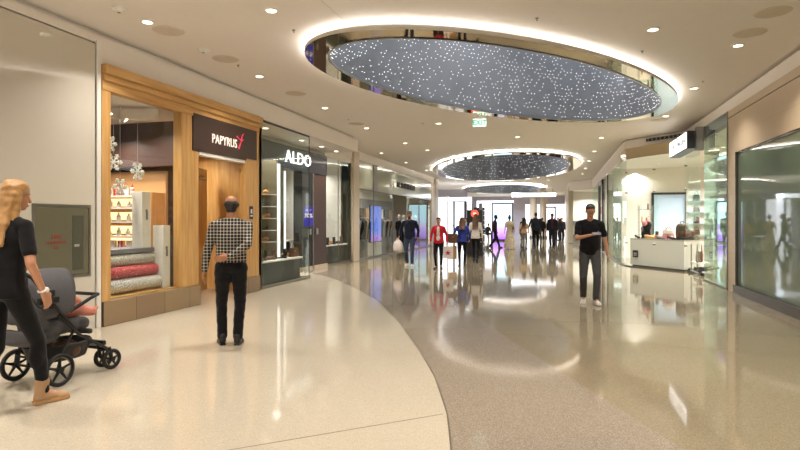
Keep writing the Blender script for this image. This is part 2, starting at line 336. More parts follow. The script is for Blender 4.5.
# left side
mb = MB(); mb.box(-6.2, -6.0, -8, 5.20, 0, 3.84); mb.box(-6.2, -6.0, 6.07, 6.14, 0, 3.84); mb.box(-6.2, -6.0, 5.20, 6.07, 1.66, 3.84); mb.box(-6.2, -6.0, 5.20, 6.07, 0, .72)
struct('wall_left', mb, 'white_glass_panel', smooth=False)
mb = MB(); mb.box(-6.25, -6.015, 6.14, 6.155, 0, 3.9, 1); mb.box(-6.25, -5.985, 6.165, 6.235, 0, 3.9); struct('trim_2', mb, ['white_paint', 'black_metal'], bev=.003)
mb = MB(); mb.box(-7.15, -6.0, 6.24, 16.44, 3.60, 3.97); mb.box(-6.25, -6.0, -8, 6.24, 3.86, 3.97); mb.box(-7.15, -6.09, -8, 16.30, 3.97, 4.06); struct('trim_3', mb, 'fascia_paint', smooth=False)
mb = MB(); mb.box(-7.4, -7.07, 16.44, 33.4, 3.68, 3.98); mb.box(-7.4, -7.13, 16.44, 33.4, 3.98, 4.06); struct('trim_4', mb, 'fascia_paint', smooth=False)
mb = MB(); mb.box(-9.9, -6.14, 6.145, 6.24, 0, 3.6); struct('wall_papyrus_south', mb, 'bulkhead_brown', smooth=False)
mb = MB(); mb.box(-9.9, -9.8, 6.24, 10.5, 0, 3.6); struct('wall_papyrus_back', mb, 'bulkhead_brown', smooth=False)
mb = MB(); mb.box(-9.9, -7.5, 10.46, 10.6, 0, 3.6, 1); mb.box(-7.5, -6.03, 10.46, 10.6, 0, 3.6); struct('wall_papyrus_north', mb, ['maple_wood', 'bulkhead_brown'], smooth=False)
mb = MB(); mb.box(-9.8, -6.12, 6.24, 10.46, 3.38, 3.5); struct('ceiling_papyrus', mb, 'ceiling_paint', smooth=False)
mb = MB(); mb.box(-9.9, -9.8, 10.6, 33.4, 0, 3.7); struct('wall_left_shops_back', mb, 'white_paint', smooth=False)
mb = MB(); mb.box(-9.9, -7.15, 10.6, 18.75, 3.5, 3.62); struct('ceiling_aldo', mb, 'white_paint', smooth=False)
mb = MB(); mb.box(-9.9, -7.1, 18.75, 18.9, 0, 3.7); struct('wall_aldo_north', mb, 'white_paint', smooth=False)
mb = MB(); mb.box(-9.9, -7.12, 18.9, 33.2, 3.52, 3.64); struct('ceiling_clothing_shop', mb, 'white_paint', smooth=False)
mb = MB(); mb.box(-9.9, -7.45, 33.2, 33.4, 0, 3.98); struct('wall_clothing_shop_north', mb, 'white_paint', smooth=False)
mb = MB(); mb.box(-7.5, -7.0, 18.75, 19.35, 0, 3.98); struct('trim_5', mb, 'pillar_stone', bev=.01)
mb = MB(); mb.box(-7.5, -7.0, 32.6, 33.4, 0, 3.98); struct('trim_6', mb, 'pillar_stone', bev=.01)
mb = MB(); mb.box(-6.13, -6.03, 10.48, 10.60, 0, 3.6); struct('trim_7', mb, 'white_paint', bev=.005)

# right side: stone wall with the big grey-green glass
mb = MB(); mb.box(3.45, 3.75, -8, 13.24, 2.84, 3.60); mb.box(3.45, 3.75, 12.72, 13.24, 0, 2.84); mb.box(3.45, 3.75, -8, 13.24, 3.62, 3.76)
struct('wall_right', mb, 'beige_stone_tile', smooth=False)
mb = MB(); mb.box(3.47, 3.70, -8, 13.24, 3.60, 3.62); mb.box(3.47, 3.70, -8, 12.72, 2.80, 2.84); mb.box(3.44, 3.49, 12.68, 12.72, .17, 2.84); struct('trim_8', mb, 'dark_curb', smooth=False)
mb = MB(); mb.box(3.49, 3.52, -8, 12.72, .17, 2.81); mb2 = mb
wn = struct('window_1', mb, 'green_back_glass', smooth=False)
mb = MB()
for y in (9.35, 6.1, 2.8, -.5, -3.8): mb.box(3.484, 3.489, y, y + .012, .17, 2.81)
mb.build('glass_joint', 'dark_curb', wn)
mb = MB(); mb.box(3.40, 3.6, -8, 12.72, 0, .17); struct('baseboard_right', mb, 'dark_curb', bev=.004)
path = [(3.45, -8), (3.45, 17.75), (2.02, 19.2), (2.02, 36.3), (.66, 38.3), (.66, 75)]
def wallpath(mb, path, z0, z1, th, m=0):
    for (a, b) in zip(path, path[1:]):
        a, b = Vector((*a, 0)), Vector((*b, 0)); d = (b - a).normalized(); n = Vector((d.y, -d.x, 0)) * th
        a2 = a - d * .0; mb.prism([(a2 + n).to_tuple()[:2], (b + n).to_tuple()[:2], b.to_tuple()[:2], a2.to_tuple()[:2]], z0, z1, m)
mb = MB(); wallpath(mb, path, 3.76, 3.99, .3); pr = [(x + .09, y + .05) for x, y in path]; wallpath(mb, pr, 3.99, 4.06, .3)
struct('trim_9', mb, 'fascia_paint', smooth=False)
mb = MB(); mb.box(3.75, 8, 13.1, 13.24, 0, 3.76); struct('wall_shoe_shop_south', mb, 'white_paint', smooth=False)
mb = MB(); mb.box(8, 8.1, 13.1, 38, 0, 3.76); struct('wall_right_shops_back', mb, 'white_paint', smooth=False)
mb = MB(); mb.box(2.1, 3.53, 23.6, 23.75, 0, 3.76); mb.box(4.77, 8, 23.6, 23.75, 0, 3.76); mb.box(3.53, 4.77, 23.6, 23.75, 2.5, 3.76); struct('wall_shoe_shop_back', mb, 'white_paint', smooth=False)
mb = MB(); mb.prism([(3.55, 13.24), (8, 13.24), (8, 38), (2.12, 38), (2.12, 19.3), (3.55, 17.85)], 3.5, 3.6); struct('ceiling_right_shops', mb, 'white_paint', smooth=False)
mb = MB(); mb.box(2.12, 8, 29.9, 30.05, 0, 3.76); struct('wall_right_shops_divider', mb, 'white_paint', smooth=False)
mb = MB(); mb.box(.75, 4.5, 42.0, 42.15, 0, 3.76); mb.box(4.4, 4.5, 38, 42, 0, 3.76); struct('wall_far_right_shop', mb, 'white_paint', smooth=False)
mb = MB(); mb.prism([(.8, 38.3), (2.1, 36.5), (4.5, 36.5), (4.5, 42.1), (.8, 42.1)], 3.5, 3.6); struct('ceiling_far_right_shop', mb, 'white_paint', smooth=False)
mb = MB(); mb.box(.66, .95, 38.3, 39.0, 0, 3.76); mb.box(.66, .95, 41.6, 60, 0, 3.76); struct('wall_far_right', mb, 'pillar_stone', smooth=False)
# far end hall
mb = MB(); mb.box(-16, -8.4, 60, 60.3, 0, 4.05); mb.box(-8.4, -4.5, 60, 60.3, 3.62, 4.05); mb.box(-4.5, -3.3, 60, 60.3, 0, 4.05); mb.box(-3.3, .66, 60, 60.3, 3.2, 4.05)
struct('wall_far_end', mb, 'lilac_paint', smooth=False)
mb = MB(); mb.box(-16, -7.4, 33.4, 33.6, 0, 4.05); struct('wall_hall_south', mb, 'lilac_paint', smooth=False)
mb = MB(); mb.box(-8.4, -4.5, 60.12, 60.16, 0.0, 3.62); struct('window_2', mb, 'shop_lit_white', smooth=False)
mb = MB(); mb.box(-3.3, .66, 66, 66.2, 0, 3.3); struct('wall_far_shop_back', mb, 'shop_lit_white', smooth=False)
mb = MB(); mb.box(-16, -15.8, 33, 60, 0, 4.05); struct('wall_hall_west', mb, 'lilac_paint', smooth=False)
mb = MB(); mb.box(-16, -7.2, 46.0, 46.3, 3.05, 4.05); mb.box(-16, -9.0, 46, 46.3, 0, 3.05); struct('wall_hall_shopfront', mb, 'lilac_paint', smooth=False)
mb = MB(); mb.box(-9.0, -7.5, 46.05, 46.1, 0, 3.02); struct('window_3', mb, 'shop_lit_white', smooth=False)

# ---------------------------------------------------------------- oculi
OL = ['large oval light well in the ceiling right overhead, dark wall with starry dots', 'middle oval ceiling light well, second one down the corridor', 'smallest and farthest oval ceiling light well']
def band(mb, A, B, za, zb, m=0):
    n = len(A); mb.add([(x, y, za) for x, y in A] + [(x, y, zb) for x, y in B], [(i, (i + 1) % n, n + (i + 1) % n, n + i) for i in range(n)], m)
for k, o in enumerate(OC):
    t = thing('ceiling_oculus', OL[k], 'ceiling light', group='oval ceiling light wells')
    out, inn = ering(o), ering(o, -o[4], -o[5]); zb = 3.92
    mb = MB(); band(mb, out, inn, zb, zb); mb.build('mirror_rim', 'mirror_rim', t, smooth=False)
    mb = MB(); band(mb, out, out, zb + .055, zb); band(mb, ering(o, -.05, -.05), out, zb + .055, zb + .055); band(mb, ering(o, -.05, -.05), inn, zb + .055, zb + .02); mb.build('rim_edge', 'rim_side', t)
    mb = MB(); a_, b_ = ering(o, -.06, -.06), ering(o, -.10, -.10); band(mb, a_, b_, zb + .06, zb + .085); band(mb, b_, a_, zb + .085, zb + .06); mb.build('light_strip', 'cove_light', t)
    mb = MB(); i2 = ering(o, -o[4] + .015, -o[5] + .015); band(mb, inn, ering(o, -o[4] - .03, -o[5] - .03), zb - .012, zb - .012); band(mb, ering(o, -o[4] - .03, -o[5] - .03), ering(o, -o[4] - .03, -o[5] - .03), zb - .012, zb + .02); mb.build('inner_trim', 'steel', t)
    mb = MB(); H_ = 3.1; band(mb, i2, i2, zb + .0, zb + H_); n = len(i2); mb.add([(x, y, zb + H_) for x, y in i2], [tuple(range(n))]); mb.build('drum_wall', 'drum_metal', t, ang=60)
    mb = MB(); r = .0075 if k == 0 else .013; rows = 35 if k == 0 else 18; per = 215 if k == 0 else 120
    for j in range(rows):
        z = zb + .08 + (H_ - .2) * j / rows
        for i in range(per):
            if random.random() > .42 + .5 * (j / rows): continue
            u = (i + .5 * (j % 2) + random.uniform(-.16, .16)) / per * 2 * pi; (cx, cy), a, b, tt, da, db = o
            x = (a - da - .01) * cos(u); y = (b - db - .01) * sin(u); p = Vector((cx + x * cos(tt) - y * sin(tt), cy + x * sin(tt) + y * cos(tt), z + random.uniform(-.02, .02)))
            q = Vector((cx, cy, z)); p += (q - p).normalized() * .02
            mb.add([p + Vector(d) * r for d in ((1, 0, 0), (0, 1, 0), (-1, 0, 0), (0, -1, 0), (0, 0, 1), (0, 0, -1))], [(0, 1, 4), (1, 2, 4), (2, 3, 4), (3, 0, 4), (1, 0, 5), (2, 1, 5), (3, 2, 5), (0, 3, 5)])
    tag(mb.build('star_lights', 'star_light', t, smooth=False), kind='stuff')
    lamp('drum_fill', (o[0][0], o[0][1], zb + H_ - .15), 120 if k == 0 else 240, (.93, .95, 1), 1.2, parent=t)  # added fill lamp, no fitting: brightens the inside of the drum
    if k == 0:
        for u in (-1.15, .25): lamp('drum_streak_fill', (o[0][0] + (o[1] * cos(u) * cos(o[3]) - o[2] * sin(u) * sin(o[3])) * .7, o[0][1] + (o[1] * cos(u) * sin(o[3]) + o[2] * sin(u) * cos(o[3])) * .7, zb + 2.6), 16, (.75, .86, 1), .12, parent=t)  # two added lamps that only make bright streaks on the drum wall

# ---------------------------------------------------------------- ceiling fittings
RP = {-5.15: 'row beside the left shopfronts', -3.4: 'row left of the large oval', 1.24: 'row right of the large oval', 2.56: 'row nearest the right wall'}
dl = thing('downlight', 'round recessed downlight near the ceiling centre', 'downlight', (0, 0, 4.05))
MB().lathe([(.085, -.012), (.095, -.004), (.095, .0)], n=20).build('trim_ring', 'white_paint', dl)
MB().lathe([(.02, -.016), (.062, -.014), (.064, -.010)], n=16).build('lens', 'lens_light', dl)
lamp('bulb', (0, 0, -.03), 26, WARM, .13, parent=dl, spread=112)
def near_desc(x, y):
    s_ = 'left' if x < 0 else 'right'
    if x == -5.15: w = 'above the card shop' if y < 8 else 'before the dark shoe shop' if y < 11 else 'by the end of the left soffit'
    elif x == -3.4: w = 'near the top left of the large oval' if y < 8 else 'beyond the left end of the large oval'
    elif x == 1.24: w = 'above right of the large oval'
    else: w = 'over the grey-green glass' if y < 11 else 'past the right end of the large oval'
    return w
DL = [(-5.15, 6.13), (-5.15, 8.98), (-5.15, 11.9), (-5.15, 14.8), (-3.4, 6.21), (-3.4, 3.2), (-3.06, 14.6), (1.24, 8.23), (2.56, 9.32), (2.56, 12.1), (1.24, 5.3), (2.56, 6.4), (-5.15, 3.2), (-5.15, .2), (-3.4, .2), (-.6, .8), (-.6, 4.2), (1.24, 2.4), (2.56, 3.4), (2.56, .4), (-2.0, -2.8), (1.5, -2.8), (-4.8, -3), (2.56, 15.1),
      (-4.9, 18.0), (-1.2, 17.6), (1.3, 18.5), (-4.6, 20), (-6.5, 20.4), (-6.5, 24), (-6.5, 28), (-6.5, 31.5), (1.3, 22), (1.3, 25.5), (1.3, 29), (1.3, 32.5), (-3, 37), (-.6, 36.6), (-6.4, 36)]
LB = {(-5.15, 6.13): 'recessed downlight nearest the white smoke detector over the card shop', (-5.15, 8.98): 'recessed downlight high over the maple cornice end and the large oval tip', (-5.15, 11.9): 'recessed downlight in front of the shoe shop fascia, left of the oval',
      (-5.15, 14.8): 'recessed downlight just before the end of the left soffit', (-3.4, 6.21): 'topmost recessed downlight left of the large oval', (-3.06, 14.6): 'recessed downlight beyond the large oval, left of the exit sign',
      (1.24, 8.23): 'recessed downlight right above the curved edge of the large oval', (2.56, 9.32): 'recessed downlight below the round speaker at the top right', (2.56, 12.1): 'recessed downlight just right of the right tip of the large oval'}
ORD = ['nearest', 'second', 'third', 'fourth', 'fifth', 'sixth']
def DLN(x, y):
    rows = {}
    for p in DL:
        if p in LB: continue
        rows.setdefault((('left wall' if p[0] < -6 else 'left' if p[0] < -2.5 else 'middle' if p[0] < .5 else 'right'), 'beyond' if p[1] > 15 else 'before'), []).append(p)
    for (side, w), ps in rows.items():
        if (x, y) in ps: return '%s recessed downlight of the %s row %s the large oval' % (ORD[min(5, sorted(ps, key=lambda q: q[1]).index((x, y)))], side, w)
for i, (x, y) in enumerate(DL):
    lb = LB.get((x, y)) or DLN(x, y)
    if i == 0: dl.location = (x, y, 4.05); dl['label'] = lb; dl['group'] = 'recessed ceiling downlights'
    else:
        c_ = dup(dl, (x, y, 4.05), label=lb, group='recessed ceiling downlights')
        if y > 15:
            for ch in c_.children:
                if ch.type == 'LIGHT':
                    if 'far_bulb' not in bpy.data.lights: q_ = ch.data.copy(); q_.name = 'far_bulb'; q_.energy = 48; q_.color = (1, .94, .9)
                    if 'wall_bulb' not in bpy.data.lights: q_ = ch.data.copy(); q_.name = 'wall_bulb'; q_.energy = 9
                    ch.data = bpy.data.lights['far_bulb' if x > -6 else 'wall_bulb']
for k_, (x, y) in enumerate([(-6.55, 13.6), (-6.55, 14.9), (-6.55, 16.0), (-6.5, 11.6)]):
    dup(dl, (x, y, 3.60), label=['downlight under the soffit just past the corner of the shoe shop glass', 'middle downlight under the soffit over the shoe shop door', 'last downlight under the soffit at its far end', 'downlight above the shoe shop glass bay'][k_], group='recessed ceiling downlights')
sp = thing('ceiling_speaker', 'round flush ceiling speaker', 'speaker', (0, 0, 4.05))
MB().lathe([(.20, -.008), (.21, 0)], n=24).build('rim', 'disc_grey', sp)
MB().lathe([(.02, -.012), (.17, -.011), (.185, -.008)], n=24).build('grille', 'disc_grey', sp)
SPK = [((-5.12, 6.5), 'round flush speaker grille beside the first downlight over the card shop'), ((-5.13, 7.89), 'round flush speaker grille farther along the left row, before the oval'), ((-5.19, 14.1), 'faint speaker grille near the end of the left soffit'), ((2.57, 7.96), 'round speaker grille at the very top right of the view'), ((2.55, 8.75), 'larger speaker grille above the right-hand downlight'), ((2.5, 15.68), 'speaker grille before the ceiling vent on the right'), ((-5.14, 10.4), 'speaker grille left of the large oval tip')]
for i, (p, lb) in enumerate(SPK):
    if i == 0: sp.location = (*p, 4.05); sp['label'] = lb; sp['group'] = 'round ceiling speakers'
    else: dup(sp, (*p, 4.05), label=lb, group='round ceiling speakers')
sd = thing('smoke_detector', 'white domed smoke detector on the ceiling above the card shop', 'smoke detector', (-5.16, 5.65, 4.05))
MB().lathe([(.03, -.055), (.055, -.05), (.07, -.03), (.085, -.022), (.09, 0)], n=20).build('housing', 'white_paint', sd)
MB().lathe([(.005, -.06), (.02, -.058), (.022, -.05)], n=12).build('sensor', 'grey_item', sd)
s2 = dup(sd, (-5.16, 7.34, 4.05), label='small ceiling detector between the two speaker grilles')
sd['group'] = s2['group'] = 'ceiling detectors'
sk = thing('sprinkler_head', 'sprinkler', 'sprinkler', (0, 0, 4.05))
MB().cyl((0, 0, 0), (0, 0, -.008), .022, .022).build('escutcheon', 'brushed_steel', sk)
MB().cyl((0, 0, -.008), (0, 0, -.03), .006).cyl((0, 0, -.03), (0, 0, -.033), .012).build('deflector', 'brushed_steel', sk)
for i, ((x, y), lb) in enumerate([((-3.46, 6.94), 'sprinkler head left of the oval, right of the topmost downlight'), ((-5.13, 8.25), 'sprinkler head past the second speaker grille on the left'), ((-.26, 7.38), 'sprinkler head above the middle of the large oval'), ((1.24, 9.25), 'sprinkler head just above the right part of the oval edge'), ((2.59, 11.54), 'sprinkler head beside the downlight at the right tip of the oval'), ((-5.15, 13.4), 'sprinkler head below the left tip of the oval'), ((-3.45, 14.46), 'sprinkler head below the middle of the oval')]):
    if i == 0: sk.location = (x, y, 4.05); sk['label'] = lb; sk['group'] = 'ceiling sprinkler heads'
    else: dup(sk, (x, y, 4.05), label=lb, group='ceiling sprinkler heads')
av = thing('air_vent', 'dark slotted air vent in the ceiling edge above the glass display corner', 'vent', (3.02, 18.05, 3.90), radians(-45.5 + 180))
mb = MB(); mb.box(-.62, .62, -.02, .0, -.03, .06); mb.build('backing', 'black_metal', av)
for i in range(9): MB().box(-.60 + i * .14, -.56 + i * .14, .0, .012, -.03, .06).build('fin', 'brushed_steel', av)
ex = thing('exit_sign', 'small green and white EXIT sign hung under the far edge of the large oval', 'exit sign', (-1.83, 13.6, 3.83), radians(6))
MB().box(-.16, .16, -.012, .012, -.09, .09).build('panel', 'exit_white', ex, bev=.004)
text('EXIT', 'lettering', .17, 'exit_green', ex, (0, -.016, 0), sx=.95, bold=.006)
MB().box(-.17, .17, -.025, .025, .09, .12).cyl((0, 0, .12), (0, 0, .22), .01).build('mount', 'white_paint', ex)
# ---------------------------------------------------------------- card shop front (maple)
sf = thing('storefront', 'maple wood card shop front with display window, dark sign band and stone base', 'storefront', (-6.0, 6.26, 0))
def Lb(mb, y0, y1, z0, z1, x0, x1, m=0): return mb.box(x0, x1, y0 - 6.26, y1 - 6.26, z0, z1, m)   # x relative to the wall plane
for a_ in ((6.26, 6.42, .34, 3.34, -.12, .0), (7.94, 8.22, .34, 3.34, -.16, .0), (8.22, 8.40, .34, 2.66, -.16, -.0), (9.92, 10.44, .32, 3.34, -.14, 0)):
    mb = MB(); Lb(mb, *a_); mb.build('post', 'maple_wood', sf, bev=.004)
mb = MB(); Lb(mb, 6.26, 10.44, 3.25, 3.38, -.12, .01); mb.build('lintel', 'maple_wood_h', sf, bev=.004)
mb = MB(); Lb(mb, 6.26, 10.46, 3.38, 3.47, -.12, .05); Lb(mb, 6.26, 10.46, 3.47, 3.60, -.12, .09); mb.build('cornice', 'maple_wood_h', sf, bev=.012)
mb = MB(); Lb(mb, 6.26, 8.42, 0, .34, -.2, .03); mb.build('stone_base', 'brown_stone_tile', sf, bev=.004); mb = MB(); Lb(mb, 9.92, 10.45, 0, .32, -.16, .03); mb.build('stone_base', 'brown_stone_tile', sf, bev=.004)
mb = MB(); Lb(mb, 6.42, 7.94, .345, 3.25, -.055, -.047); mb.build('window_pane', 'clear_glass', sf)
mb = MB(); Lb(mb, 8.24, 9.93, 2.66, 3.30, -.05, .012); Lb(mb, 9.93, 10.33, 2.70, 3.30, -.05, .012); sb = mb.build('sign_band', 'dark_brown_panel', sf)
text('PAPYRUS', 'lettering', .235, 'text_brown', sb, (.02, 9.17 - 6.26, 2.93), LEFTFACE, sx=.82)
mb = MB()
bx = 9.66 - 6.26   # small leaping bird mark: body, wing, tail
for (y0, z0, y1, z1, r) in ((-.02, 2.86, .07, 3.02, .018), (.07, 3.02, .10, 3.13, .022), (-.09, 3.09, .07, 3.02, .012), (.10, 3.13, .17, 3.18, .012), (.07, 3.02, .17, 3.06, .01)):
    mb.cyl((.02, bx + y0, z0), (.02, bx + y1, z1), r, r * .25, 8)
mb.build('bird_mark', 'bird_pink', sb)
mb = MB(); Lb(mb, 8.42, 9.9, 2.60, 2.66, -.14, .0); mb.build('door_head', 'white_paint', sf)
mb = MB(); Lb(mb, 6.42, 7.94, .34, .36, -.8, -.1); mb.build('window_ledge', 'maple_wood_h', sf)
# open maple door leaf folded in the doorway
dr = thing('shop_door', 'maple door panel standing open inside the card shop entrance', 'door', (-6.75, 8.95, 0), radians(15))
MB().box(-.02, .02, -.05, 1.25, .02, 2.52).build('leaf', 'maple_wood', dr, bev=.004)
MB().box(-.02, .035, .02, .06, .02, 2.5).box(.02, .03, -.05, 1.25, 1.78, 1.80).build('edge_trim', 'maple_wood_h', dr)
mb = MB(); mb.box(.02, .07, .2, 1.1, 2.28, 2.33); mb.cyl((.06, .3, 2.31), (.06, .95, 2.36), .012); mb.build('door_closer', 'brushed_steel', dr)
# hanging bulkhead and inner ceiling of the card shop
mb = MB(); mb.box(-9.4, -6.45, 8.35, 8.45, 2.42, 3.2); struct('trim_10', mb, 'bulkhead_brown')
mb = MB()
for i in range(14):
    a0, a1 = pi * i / 28, pi * (i + 1) / 28
    mb.prism([(-6.5 - 1.5 * cos(a) * 1.0, 6.3 + 1.7 * sin(a)) for a in (a0, a1)] + [(-6.5 - 1.42 * cos(a) * 1.0, 6.3 + 1.6 * sin(a)) for a in (a1, a0)], 3.16, 3.34)
struct('trim_11', mb, 'ceiling_paint')
tf = thing('track_light', 'small track spotlight inside the card shop window', 'spotlight', (-6.75, 6.85, 3.3))
MB().cyl((0, 0, .08), (0, 0, -.1), .012).cyl((-.02, 0, -.12), (.05, .05, -.17), .045, .06).build('head', 'white_paint', tf)
MB().cyl((.05, .05, -.172), (.052, .052, -.176), .052).build('lens', 'lens_light', tf)
tf['label'] = 'track spotlight at the near corner inside the card shop window'; tf['group'] = 'spotlights in the card shop window'
dup(tf, (-6.9, 7.25, 3.3), label='middle track spotlight inside the card shop window'); dup(tf, (-7.05, 7.75, 3.3), label='far track spotlight inside the card shop window')

# lit shelving behind the window
sh = thing('display_shelf_unit', 'lit display shelves behind the left side of the card shop window', 'shelves', (-7.45, 8.25, 0))
mb = MB(); mb.box(-.72, .66, .30, .36, .0, 2.35); mb.build('back_panel', 'tan_item', sh)
for z in (.95, 1.17, 1.42, 1.67, 1.88): MB().box(-.72, .62, -.05, .30, z, z + .02).build('shelf', 'white_paint', sh)
for z in (.95, 1.17, 1.42, 1.67): MB().box(-.70, .60, .285, .298, z + .05, z + .19).build('back_light', 'shelf_glow', sh)
MB().box(-.74, -.72, -.05, .34, 0, 2.0).box(.62, .64, -.05, .34, 0, 1.95).box(-.72, .62, 0, .3, 0, .95).build('side_panel', 'maple_wood', sh)
def bottle(c, r, h, mt): return MB().lathe([(r, 0), (r, h * .6), (r * .45, h * .75), (r * .4, h), (0.001, h)], n=10).build('jar', mt, loc=c)
kinds = {}
def proto(key, fn):
    if key not in kinds: kinds[key] = fn()
    return kinds[key]
def mk_figure():
    t = thing('plush_snowman', 'x', 'toy')
    MB().ell((0, 0, .055), (.05, .045, .055)).ell((0, 0, .13), .035).build('body', 'white_item', t)
    MB().cyl((0, 0, .15), (.01, 0, .21), .03, .004).cyl((0, 0, .095), (0, 0, .105), .042).build('hat_and_scarf', 'red_item', t)
    MB().cyl((0, -.035, .13), (0, -.055, .128), .006, .002, 6).build('nose', 'tan_item', t); return t
f0 = mk_figure(); names_ = ['leftmost', 'second', 'third', 'fourth', 'last']
for i in range(5):
    o = f0 if i == 0 else dup(f0)
    o.location = (-8.02 + i * .17, 8.35, 1.90 + (.0)); tag(o, 'white and red plush snowman, %s in the row on the top lit shelf' % names_[i], 'toy', 'plush snowmen on the top shelf')
gb = MB().box(-.05, .05, -.04, .04, 0, .13).box(-.052, .052, -.008, .008, 0, .132, 1).box(-.008, .008, -.042, .042, 0, .132, 1).build('gift_box', ['red_item', 'white_item'])
gb2 = MB().box(-.05, .05, -.04, .04, 0, .13).box(-.052, .052, -.008, .008, 0, .132, 1).build('gift_box', ['white_item', 'grey_item'])
pz = ['leftmost', 'second from left', 'third from left', 'fourth from left', 'fifth from left', 'sixth from left', 'seventh from left', 'eighth from left']
for i in range(4):
    o = [gb, gb2][i % 2]; o = o if i < 2 else dup(o)
    o.location = (-7.95 + i * .2, 8.24, 1.90); tag(o, '%s gift box, %s in front of the plush snowmen' % (['red', 'white'][i % 2], pz[i]), 'gift box', 'gift boxes on the top shelf')
jr = None; lv = ['top', 'second', 'third', 'lowest']
for li, z in enumerate((1.69, 1.44, 1.19)):
    for i in range(6):
        if jr is None: jr = bottle((0, 0, 0), .04, .15, 'white_item'); o = jr
        else: o = dup(jr)
        o.location = (-8.05 + i * .21 + random.uniform(-.02, .02), 8.36, z); o.scale = (1, 1, random.uniform(.7, 1.15))
        tag(o, 'white candle jar, %s on the %s lit shelf of the card shop' % (pz[i], ['upper', 'middle', 'lower'][li]), 'jar', 'candle jars on the lit shelves')
for i in range(7):
    o = dup(gb if i % 2 else gb2); o.location = (-8.08 + i * .18, 8.32, .97)
    tag(o, '%s box, %s on the bottom lit shelf over the grey counter' % (['white', 'red'][i % 2], pz[i]), 'gift box', 'gift boxes on the bottom lit shelf')
# grey counter and gift wrap rolls by the glass
ct = thing('display_counter', 'grey counter top above the wrapping paper in the card shop window', 'counter', (-6.62, 7.2, 0))
MB().box(-.33, .25, -.72, .62, .95, 1.02).build('top', 'grey_item', ct, bev=.004); MB().box(-.33, -.05, -.70, .6, .37, .95).build('body', 'dark_brown_panel', ct)
for i, (z, r, mt, lb, x) in enumerate([(.475, .105, 'silver_wrap', 'lowest silver glitter wrapping paper roll along the window sill', -6.30), (.67, .095, 'red_wrap', 'red glitter wrapping paper roll between the two silver ones', -6.36), (.85, .088, 'pattern_wrap', 'topmost silver-grey wrapping paper roll under the grey counter', -6.42)]):
    t = thing('wrapping_paper_roll', lb, 'wrapping paper', (x, 0, z), 0, 'wrapping paper rolls in the window')
    MB().cyl((0, 6.55, 0), (0, 7.72, 0), r, n=24).build('paper', mt, t); MB().cyl((0, 6.53, 0), (0, 7.74, 0), .02, n=12).build('core', 'card_white', t)
for i, (y, x, z, mt, s_, lb) in enumerate([(7.60, -6.5, 1.02, 'white_item', (.10, .10, .90), 'tall white carton standing at the right of the grey counter'), (7.83, -6.30, .36, 'card_white', (.10, .085, 1.02), 'tall white carton with dark motif on the window sill')]):
    t = thing('tall_carton', lb, 'box', (x, y, z), 0)
    MB().box(-s_[0], s_[0], -s_[1], s_[1], 0, s_[2]).build('carton', mt, t, bev=.003)
    MB().box(s_[0], s_[0] + .002, -.02, .03, s_[2] * .5, s_[2] * .5 + .12).ell((s_[0], 0, s_[2] * .5 + .14), (.004, .03, .03)).build('printed_motif', 'grey_item', t)
cr = thing('card_rack', 'tall rack of greeting cards at the left jamb inside the card shop window', 'card rack', (-6.22, 6.5, .36))
MB().box(-.06, .0, -.06, .06, 0, 1.0).build('frame', 'white_paint', cr)
for i in range(6): MB().box(.001, .012, -.05, .05, .04 + i * .16, .16 + i * .16).build('card', ['card_white', 'mint_item', 'pink_item'][i % 3], cr)
cr2 = thing('card_rack', 'tall card rack full of red and white cards just inside the card shop doorway', 'card rack', (-6.35, 8.55, 0), radians(-28))
MB().box(-.22, .22, .0, .06, 0, 2.25).build('frame', 'maple_wood', cr2)
for i in range(10):
    for j in range(3): MB().box(-.2 + j * .14, -.09 + j * .14, -.03, -.005, .25 + i * .19, .40 + i * .19).build('card', ['card_white', 'red_item', 'pink_item', 'grey_item', 'white_item'][(i * 2 + j) % 5], cr2)
# snowflakes hanging in the window
def mk_flake(R):
    mb = MB()
    for k in range(6):
        a = pi / 3 * k; d = Vector((0, cos(a), sin(a))); mb.cyl((0, 0, 0), d * R, R * .09, n=6)
        for f in (.45, .72):
            for sgn in (1, -1):
                e = Vector((0, cos(a + sgn * .9), sin(a + sgn * .9))); mb.cyl(d * R * f, d * R * f + e * R * .3, R * .08, n=6)
        mb.ell(d * R * .98, R * .11, n=8, k=6)
    mb.cyl((-.006, 0, 0), (.006, 0, 0), R * .22, n=12); return mb
for i, (y, z, R, x, lb) in enumerate([(6.64, 2.30, .125, -6.16, 'white snowflake decoration at the left edge of the card shop window'), (7.12, 2.20, .14, -6.16, 'large white snowflake decoration in the middle of the card shop window'), (6.95, 2.62, .12, -6.5, 'upper dim snowflake decoration hanging in the card shop window'), (7.25, 1.98, .14, -6.6, 'lowest snowflake decoration hanging deeper in the card shop window')]):
    t = thing('snowflake_decoration', lb, 'decoration', (x, y, z), radians(-20) if i == 0 else 0, 'hanging snowflakes')
    mk_flake(R).build('snowflake', 'white_item', t); MB().cyl((0, 0, R), (0, 0, 3.3 - z), .0015, n=5).build('thread', 'card_white', t)
cs = thing('card_notice', 'small dark blue notice on the maple post right of the entrance', 'notice', (-5.995, 10.12, 1.62))
MB().box(-.003, .008, -.06, .06, -.13, .13).build('plate', 'navy_item', cs); MB().box(.008, .01, -.03, .03, -.02, .07).box(.008, .01, -.04, .04, -.08, -.05).build('print', 'card_white', cs)
